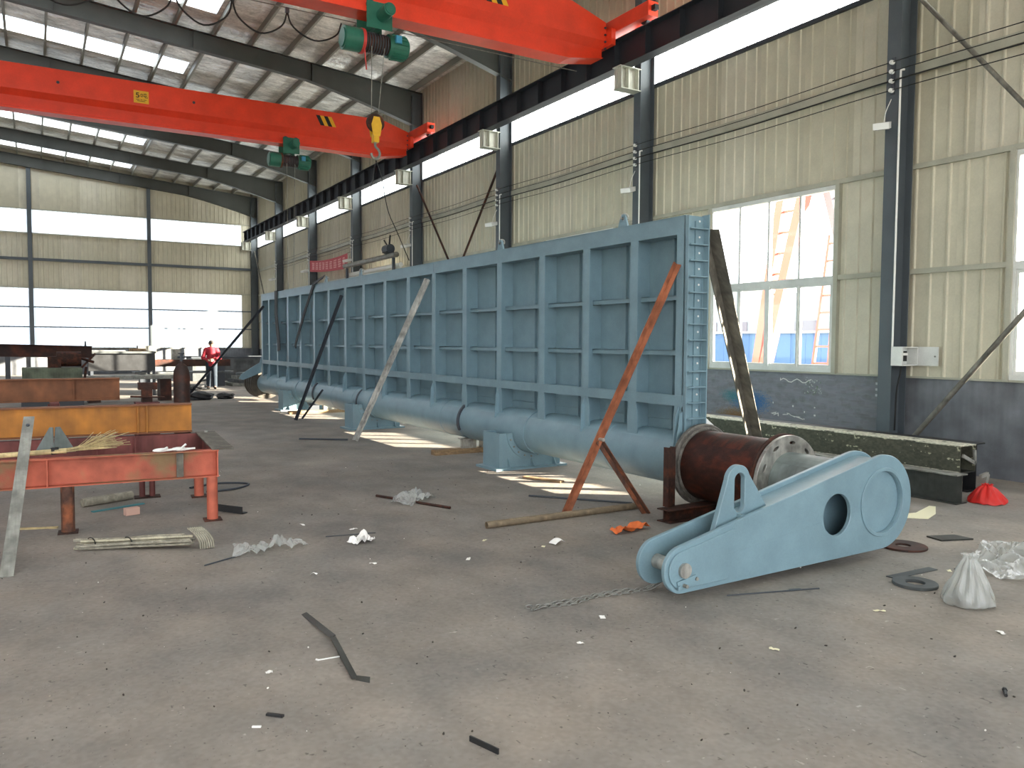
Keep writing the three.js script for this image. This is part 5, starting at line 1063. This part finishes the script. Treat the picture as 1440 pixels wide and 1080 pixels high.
{
  const o = thing('plastic_bag', 'tall clear plastic bag with a gathered neck standing on the floor', 'bag', [5.27, 0, -2.9], 0.3); mesh('bag_film', bagGeo(0.155, 0.33, 1.3), M.film, o); mesh('bag_contents', [xf(flat(new THREE.SphereGeometry(0.11, 14, 8)), mat4(0, 0.055, 0, 0, 0, 0, V(1.1, 0.45, 1)))], M.steelDull, o);
  const b = mesh('plastic_film', crumple(1.1, 0.42, 0.12, 3.6, 3.1, 34, 22), M.film); b.position.set(6.55, 0, -3.34); b.rotation.y = 0.35; tag(b, 'long bunched clear plastic film behind the tall bag', 'plastic');
  const c = mesh('rag', crumple(0.3, 0.22, 0.12, 8, 7.7), M.woodPale); c.position.set(6.02, 0, -2.72); tag(c, 'yellowish crumpled rag at the end of the bunched film', 'rag');
  const r = thing('red_bag', 'small red plastic bag at the end of the steel pile', 'bag', [8.86, 0, -4.72], 0.6); mesh('bag_film', bagGeo(0.19, 0.2, 5.2), M.redFilm, r);
}
[[1.62, -6.56, 0.62, 0.2, 0.13, 2.2, 0.15, 'plastic_wrap', 'white plastic wrap crumpled long and low right of the strip bundle', 'plastic', 'film'], [2.36, -6.42, 0.19, 0.15, 0.10, 4.4, 0.4, 'paper_ball', 'small crumpled white paper in the middle of the floor', 'paper', 'paper'], [3.46, -7.86, 0.5, 0.3, 0.12, 6.1, 0.5, 'plastic_wrap', 'clear plastic wrap tangled over a dark rod', 'plastic', 'film'], [4.62, -5.6, 0.4, 0.14, 0.09, 8.3, 0.2, 'orange_rag', 'orange rag crumpled on the floor before the forked brace', 'rag', 'orangeRag'], [3.78, -5.55, 0.12, 0.08, 0.04, 11.3, 0.2, 'paper_scrap', 'small torn paper scrap near the orange rag', 'paper', 'paper']].forEach(([x, z, w, d, h, s, t, n, l, c, m]) => { const o = mesh(n, crumple(w, d, h, n === 'paper_ball' ? 11 : 6, s), M[m]); o.position.set(x, 0, z); o.rotation.y = t; tag(o, l, c); });
// ---- pipes, rods, bars ----
M.pipeBrown = std(0x9a8a74, 0.6, { map: rep(T.worn, 0.5), metalness: 0.2 });
one('steel_pipe', 'long brown steel pipe lying on the floor before the near brace', 'pipe', (() => { const s = new THREE.Shape(); s.absarc(0, 0, 0.033, 0, Math.PI * 2); s.holes.push(circlePath(0, 0, 0.026)); return [xf(ext(s, 1.83, 0, 12), new THREE.Matrix4().makeBasis(V(0, 0, -1), V(0, 1, 0), V(1, 0, 0)).setPosition(3.53, 0.033, -6.34))]; })(), M.pipeBrown);
one('steel_rod', 'thin dark rod lying on the floor behind the brown pipe', 'rod', [cyl(P3(4.68, -7.44, 0.011), P3(5.42, -6.55, 0.011), 0.011, 8)], M.darkPaint);
one('steel_rod', 'dark rod lying under the tangled clear plastic wrap', 'rod', [cyl(P3(3.2, -8.25, 0.014), P3(3.62, -7.27, 0.014), 0.014, 8)], M.rustDark);
one('steel_rod', 'thin straight rod with a paper tag on the floor under the crank arm', 'rod', [cyl(P3(4.0, -3.82, 0.005), P3(4.68, -3.61, 0.005), 0.005, 6), bx(0.09, 0.002, 0.03, 4.5, 0.011, -3.665, 0, -0.3, 0)], M.darkPaint);
one('steel_rod', 'short thin wire rod left of the white paper', 'rod', [cyl(P3(2.15, -6.76, 0.004), P3(2.58, -6.68, 0.004), 0.004, 6)], M.darkPaint);
one('steel_rod', 'thin dark stick pointing at the white plastic wrap', 'rod', [cyl(P3(1.07, -6.33, 0.006), P3(1.37, -6.50, 0.006), 0.006, 6)], M.darkPaint);
one('steel_strip', 'dark bent steel strip twisted on the open floor', 'strip', [bar(P3(1.415, -4.90, 0.004), P3(1.425, -4.36, 0.03), 0.035, 0.003, V(1, 0.3, 0)), bar(P3(1.425, -4.365, 0.03), P3(1.355, -3.80, 0.008), 0.036, 0.003, V(1, -0.2, 0)), bar(P3(1.36, -3.80, 0.008), P3(1.41, -3.735, 0.014), 0.03, 0.003, V(0.3, 1, 0))], M.darkSteel);
one('welding_rod', 'short white welding rod stub crossing the bent strip', 'rod', [cyl(P3(1.27, -4.135, 0.004), P3(1.385, -4.125, 0.004), 0.004, 6), cyl(P3(1.27, -4.135, 0.004), P3(1.262, -4.15, 0.004), 0.005, 6)], M.white);
one('steel_offcut', 'short dark flat offcut standing on edge in the foreground', 'offcut', [bar(P3(1.57, -2.96, 0.013), P3(1.62, -2.80, 0.013), 0.024, 0.008, V(0, 1, 0.0))], M.blackSteel);
one('steel_offcut', 'dark splinter of steel left in the foreground', 'offcut', [bar(P3(0.875, -3.64, 0.006), P3(0.935, -3.58, 0.006), 0.018, 0.01, V(1, 0, 0.5))], M.blackSteel);
one('paper_scrap', 'tiny pale scrap beside the dark steel splinter', 'paper', [bar(P3(0.79, -3.555, 0.004), P3(0.825, -3.535, 0.004), 0.012, 0.006, V(1, 0, 0.5))], M.paper);
{ const o = thing('hex_bolt', 'dark hex bolt lying alone at the right foreground', 'bolt', [4.06, 0.011, -2.04], 0.55); mesh('bolt_shank', [cyl(V(-0.045, 0, 0), V(0.02, 0, 0), 0.008, 10)], M.blackSteel, o); mesh('bolt_head', [cyl(V(0.02, 0.001, 0), V(0.034, 0.001, 0), 0.0125, 6)], M.blackSteel, o); }
// rings and plates right of the arm
const ringGeo = (R, r, t) => xf(ext((() => { const s = new THREE.Shape(); s.absarc(0, 0, R, 0, Math.PI * 2); s.holes.push(circlePath(0, 0, r)); return s; })(), t, 0.003, 28), mat4(0, t, 0, Math.PI / 2, 0, 0));
{ const a = mesh('steel_ring', [ringGeo(0.19, 0.06, 0.018)], M.rustPlate); a.position.set(6.28, 0, -4.02); tag(a, 'flat rusty steel ring on the floor right of the crank arm hub', 'ring'); const b = mesh('steel_ring', [ringGeo(0.15, 0.065, 0.022)], M.greyBlue); b.position.set(5.36, 0, -3.33); tag(b, 'flat grey steel ring on the floor left of the tall clear bag', 'ring'); }
one('steel_plate', 'small dark steel plate with a cut corner near the floor rings', 'plate', [xf(ext(shapeOf([[0, 0], [0.28, 0], [0.34, 0.16], [0.02, 0.16]]), 0.014), mat4(6.78, 0.014, -4.12, Math.PI / 2, 0, 0.35).multiply(mat4(0, 0, 0)))], M.darkSteel);
one('steel_flat', 'thin flat steel strip leading to the tall clear bag', 'strip', [bar(P3(5.36, -3.52, 0.004), P3(5.86, -3.5, 0.004), 0.075, 0.006, V(0, 0, 1))], M.greyBlue);
one('cardboard', 'torn cream cardboard lying before the steel pile', 'cardboard', [xf(ext(shapeOf([[0, 0], [0.16, -0.02], [0.34, 0.1], [0.8, 0.16], [0.8, 0.22], [0.4, 0.27], [0.1, 0.24]]), 0.006), mat4(7.3, 0.008, -4.72, Math.PI / 2, 0.0, -0.42))], M.card);
one('wood_batten', 'brown wooden batten lying in the sun beneath the gate', 'slat', [bar(P3(5.28, -8.50, 0.012), P3(5.50, -7.98, 0.012), 0.09, 0.022, V(1, 0, 0.4))], M.wood);
one('steel_rod', 'long dark rod lying near the foot of the silver brace', 'rod', [cyl(P3(3.9, -13.7, 0.016), P3(4.6, -13.2, 0.016), 0.016, 8)], M.darkPaint);
// chain: links alternate flat and upright
{
  const o = thing('steel_chain', 'bright doubled steel chain trailing on the floor from the tip of the crank arm', 'chain'), link = flat(new THREE.TorusGeometry(0.0145, 0.0042, 6, 12)).scale(1.6, 1, 1); boxUV(link);
  for (const [off, s] of [[0, 1], [0.055, 2]]) {
    const c = new THREE.CatmullRomCurve3([P3(2.68, -4.28 + off * 1.2, 0.014), P3(2.83, -4.23 - off * 0.5, 0.012), P3(3.0, -4.2 - off, 0.012), P3(3.2, -4.235 - off * 0.5, 0.012), P3(3.42, -4.2 - off, 0.012), P3(3.62, -4.18 - off * 0.4, 0.014), P3(3.70, -4.16, 0.05 + off * 0.4)]), n = 29;
    for (let k = 0; k < n; k++) { const t = (k + 0.5) / n, p = c.getPoint(t), d = c.getTangent(t), l = mesh('chain_link', link, M.chain ??= std(0x8f8f8a, 0.35, { metalness: 0.6 }), o); l.position.copy(p); l.quaternion.setFromUnitVectors(V(1, 0, 0), d); l.rotateX(k % 2 ? Math.PI / 2 : 0.25 * s); }
  }
}
// bundle of strips with a bent end, left
{
  const o = thing('strip_bundle', 'tied bundle of weathered grey strips lying before the red frame, one end bent down', 'bundle');
  const a = [0.27, -7.36], b = [1.08, -6.98];
  for (let k = 0; k < 16; k++) { const oy = 0.012 + Math.floor(k / 6) * 0.026, oz = ((k % 6) - 2.5) * 0.024 + (Math.floor(k / 6) % 2) * 0.01, j = rnd(-0.02, 0.02), pinch = 0.6; mesh('strip', [tube([P3(a[0] + rnd(-0.04, 0.06), a[1] + oz * 1.1, oy), P3(0.52, -7.24 + oz * pinch + j * 0.2, oy + 0.006), P3(0.62, -7.19 + oz * pinch, oy + 0.012), P3(0.8, -7.11 + oz, oy + 0.02), P3(b[0] + rnd(-0.06, 0.03), b[1] + oz, oy + 0.03)], 0.0115, 12, 5)], k % 3 ? M.stripGrey ??= std(0xaeaa9c, 0.8, { map: rep(T.worn, 0.3) }) : M.stripPale ??= std(0xd6d0ba, 0.8, { map: rep(T.worn, 0.3) }), o); }
  for (const [x, z] of [[0.36, -7.315], [0.62, -7.19]]) mesh('tie_wire', [xf(flat(new THREE.TorusGeometry(0.06, 0.005, 5, 18)), mat4(x, 0.05, z, 0, Math.PI / 2 + 0.44, 0, V(1, 0.75, 1)))], M.cable, o);
  const bent = []; for (let k = 0; k < 7; k++) bent.push(tube([P3(1.06 + k * 0.017, -7.02 + k * 0.002, 0.15), P3(1.09 + k * 0.017, -6.93, 0.13), P3(1.125 + k * 0.017, -6.87, 0.07), P3(1.13 + k * 0.017, -6.85, 0.006)], 0.009, 10, 5));
  mesh('bent_strips', bent, M.stripGrey, o);
}
one('wood_lath', 'pale wooden lath on the floor left of the frame leg', 'lath', [bar(P3(-0.2, -8.40, 0.008), P3(0.14, -8.28, 0.008), 0.035, 0.014, V(0, 0, 1))], M.woodPale);
one('short_pipe', 'short grey pipe lying beneath the red frame', 'pipe', [cyl(P3(0.38, -9.2, 0.045), P3(0.86, -9.42, 0.045), 0.045, 14)], M.stripGrey);
one('teal_strip', 'teal strap lying on the floor beneath the red frame', 'strap', [bar(P3(0.45, -8.88, 0.006), P3(0.94, -9.08, 0.006), 0.05, 0.01, V(0, 0, 1))], std(0x3f7a80, 0.7));
one('brick', 'single pale brick lying beneath the red frame', 'brick', [xf(flat(new THREE.BoxGeometry(0.13, 0.07, 0.07)), mat4(0.78, 0.035, -8.58, 0, 0.25, 0))], std(0xc9a596, 0.9));
one('angle_offcut', 'dark angle offcut on the floor by the right frame leg', 'offcut', angle(P3(1.52, -8.35, 0.04), P3(1.72, -8.05, 0.04), 0.07, 0.008, V(0, 1, 0)), M.blackSteel);
one('hose', 'dark hose loop lying on the floor right of the red frame', 'hose', [tube([P3(1.5, -9.75, 0.012), P3(1.85, -9.9, 0.012), P3(2.15, -9.7, 0.012), P3(1.95, -9.45, 0.012), P3(1.62, -9.4, 0.012)], 0.012, 30, 6)], M.darkPaint);
// grit swept over the floor: countless
{
  const g = new THREE.IcosahedronGeometry(1, 0), n = 1500, im = new THREE.InstancedMesh(g, std(0xffffff, 0.9), n), m = new THREE.Matrix4(), q = new THREE.Quaternion(), col = new THREE.Color();
  for (let k = 0; k < n; k++) {
    const x = rnd(-2.5, 7.6), z = -1.6 - Math.pow(rnd(1), 1.5) * 10, s = Math.pow(rnd(1), 4) * 0.006 + 0.0014;
    q.setFromEuler(new THREE.Euler(rnd(6), rnd(6), rnd(6))); m.compose(V(x, s * 0.5, z), q, V(s * rnd(0.8, 2), s * 0.7, s)); im.setMatrixAt(k, m);
    const t = rnd(1); col.set(t < 0.62 ? 0x3c3833 : t < 0.9 ? 0x8f877b : 0xe8e4dc); im.setColorAt(k, col);
  }
  im.name = 'floor_grit'; im.castShadow = im.receiveShadow = true; im.userData = { kind: 'stuff', label: 'fine grit and crumbs scattered over the concrete floor', category: 'grit' }; scene.add(im);
}
// a few paper and slag flecks large enough to see one by one
{
  const spots = [[3.62, -5.52, 0], [2.63, -3.62, 1], [4.62, -3.1, 0], [2.9, -5.5, 1], [3.3, -5.95, 0], [2.2, -5.75, 1], [1.72, -5.7, 1], [3.52, -3.0, 0], [4.9, -2.5, 1], [2.1, -7.3, 1], [2.45, -6.9, 1], [5.9, -3.4, 0], [1.0, -4.1, 1], [3.0, -3.9, 1], [6.0, -4.6, 0]];
  for (const [x, z, k] of spots) { const g = crumple(rnd(0.035, 0.08), rnd(0.02, 0.035), 0.012, 30, x * 3 + z, 5, 4), o = mesh('paper_fleck', g, k ? M.paper : M.card); o.position.set(x, 0, z); o.rotation.y = rnd(6); tag(o, k ? 'tiny torn white paper fleck on the floor' : 'tiny cream card fleck on the floor', 'fleck', k ? 'white flecks on the floor' : 'cream flecks on the floor'); }
}
renderer.render(scene, camera);
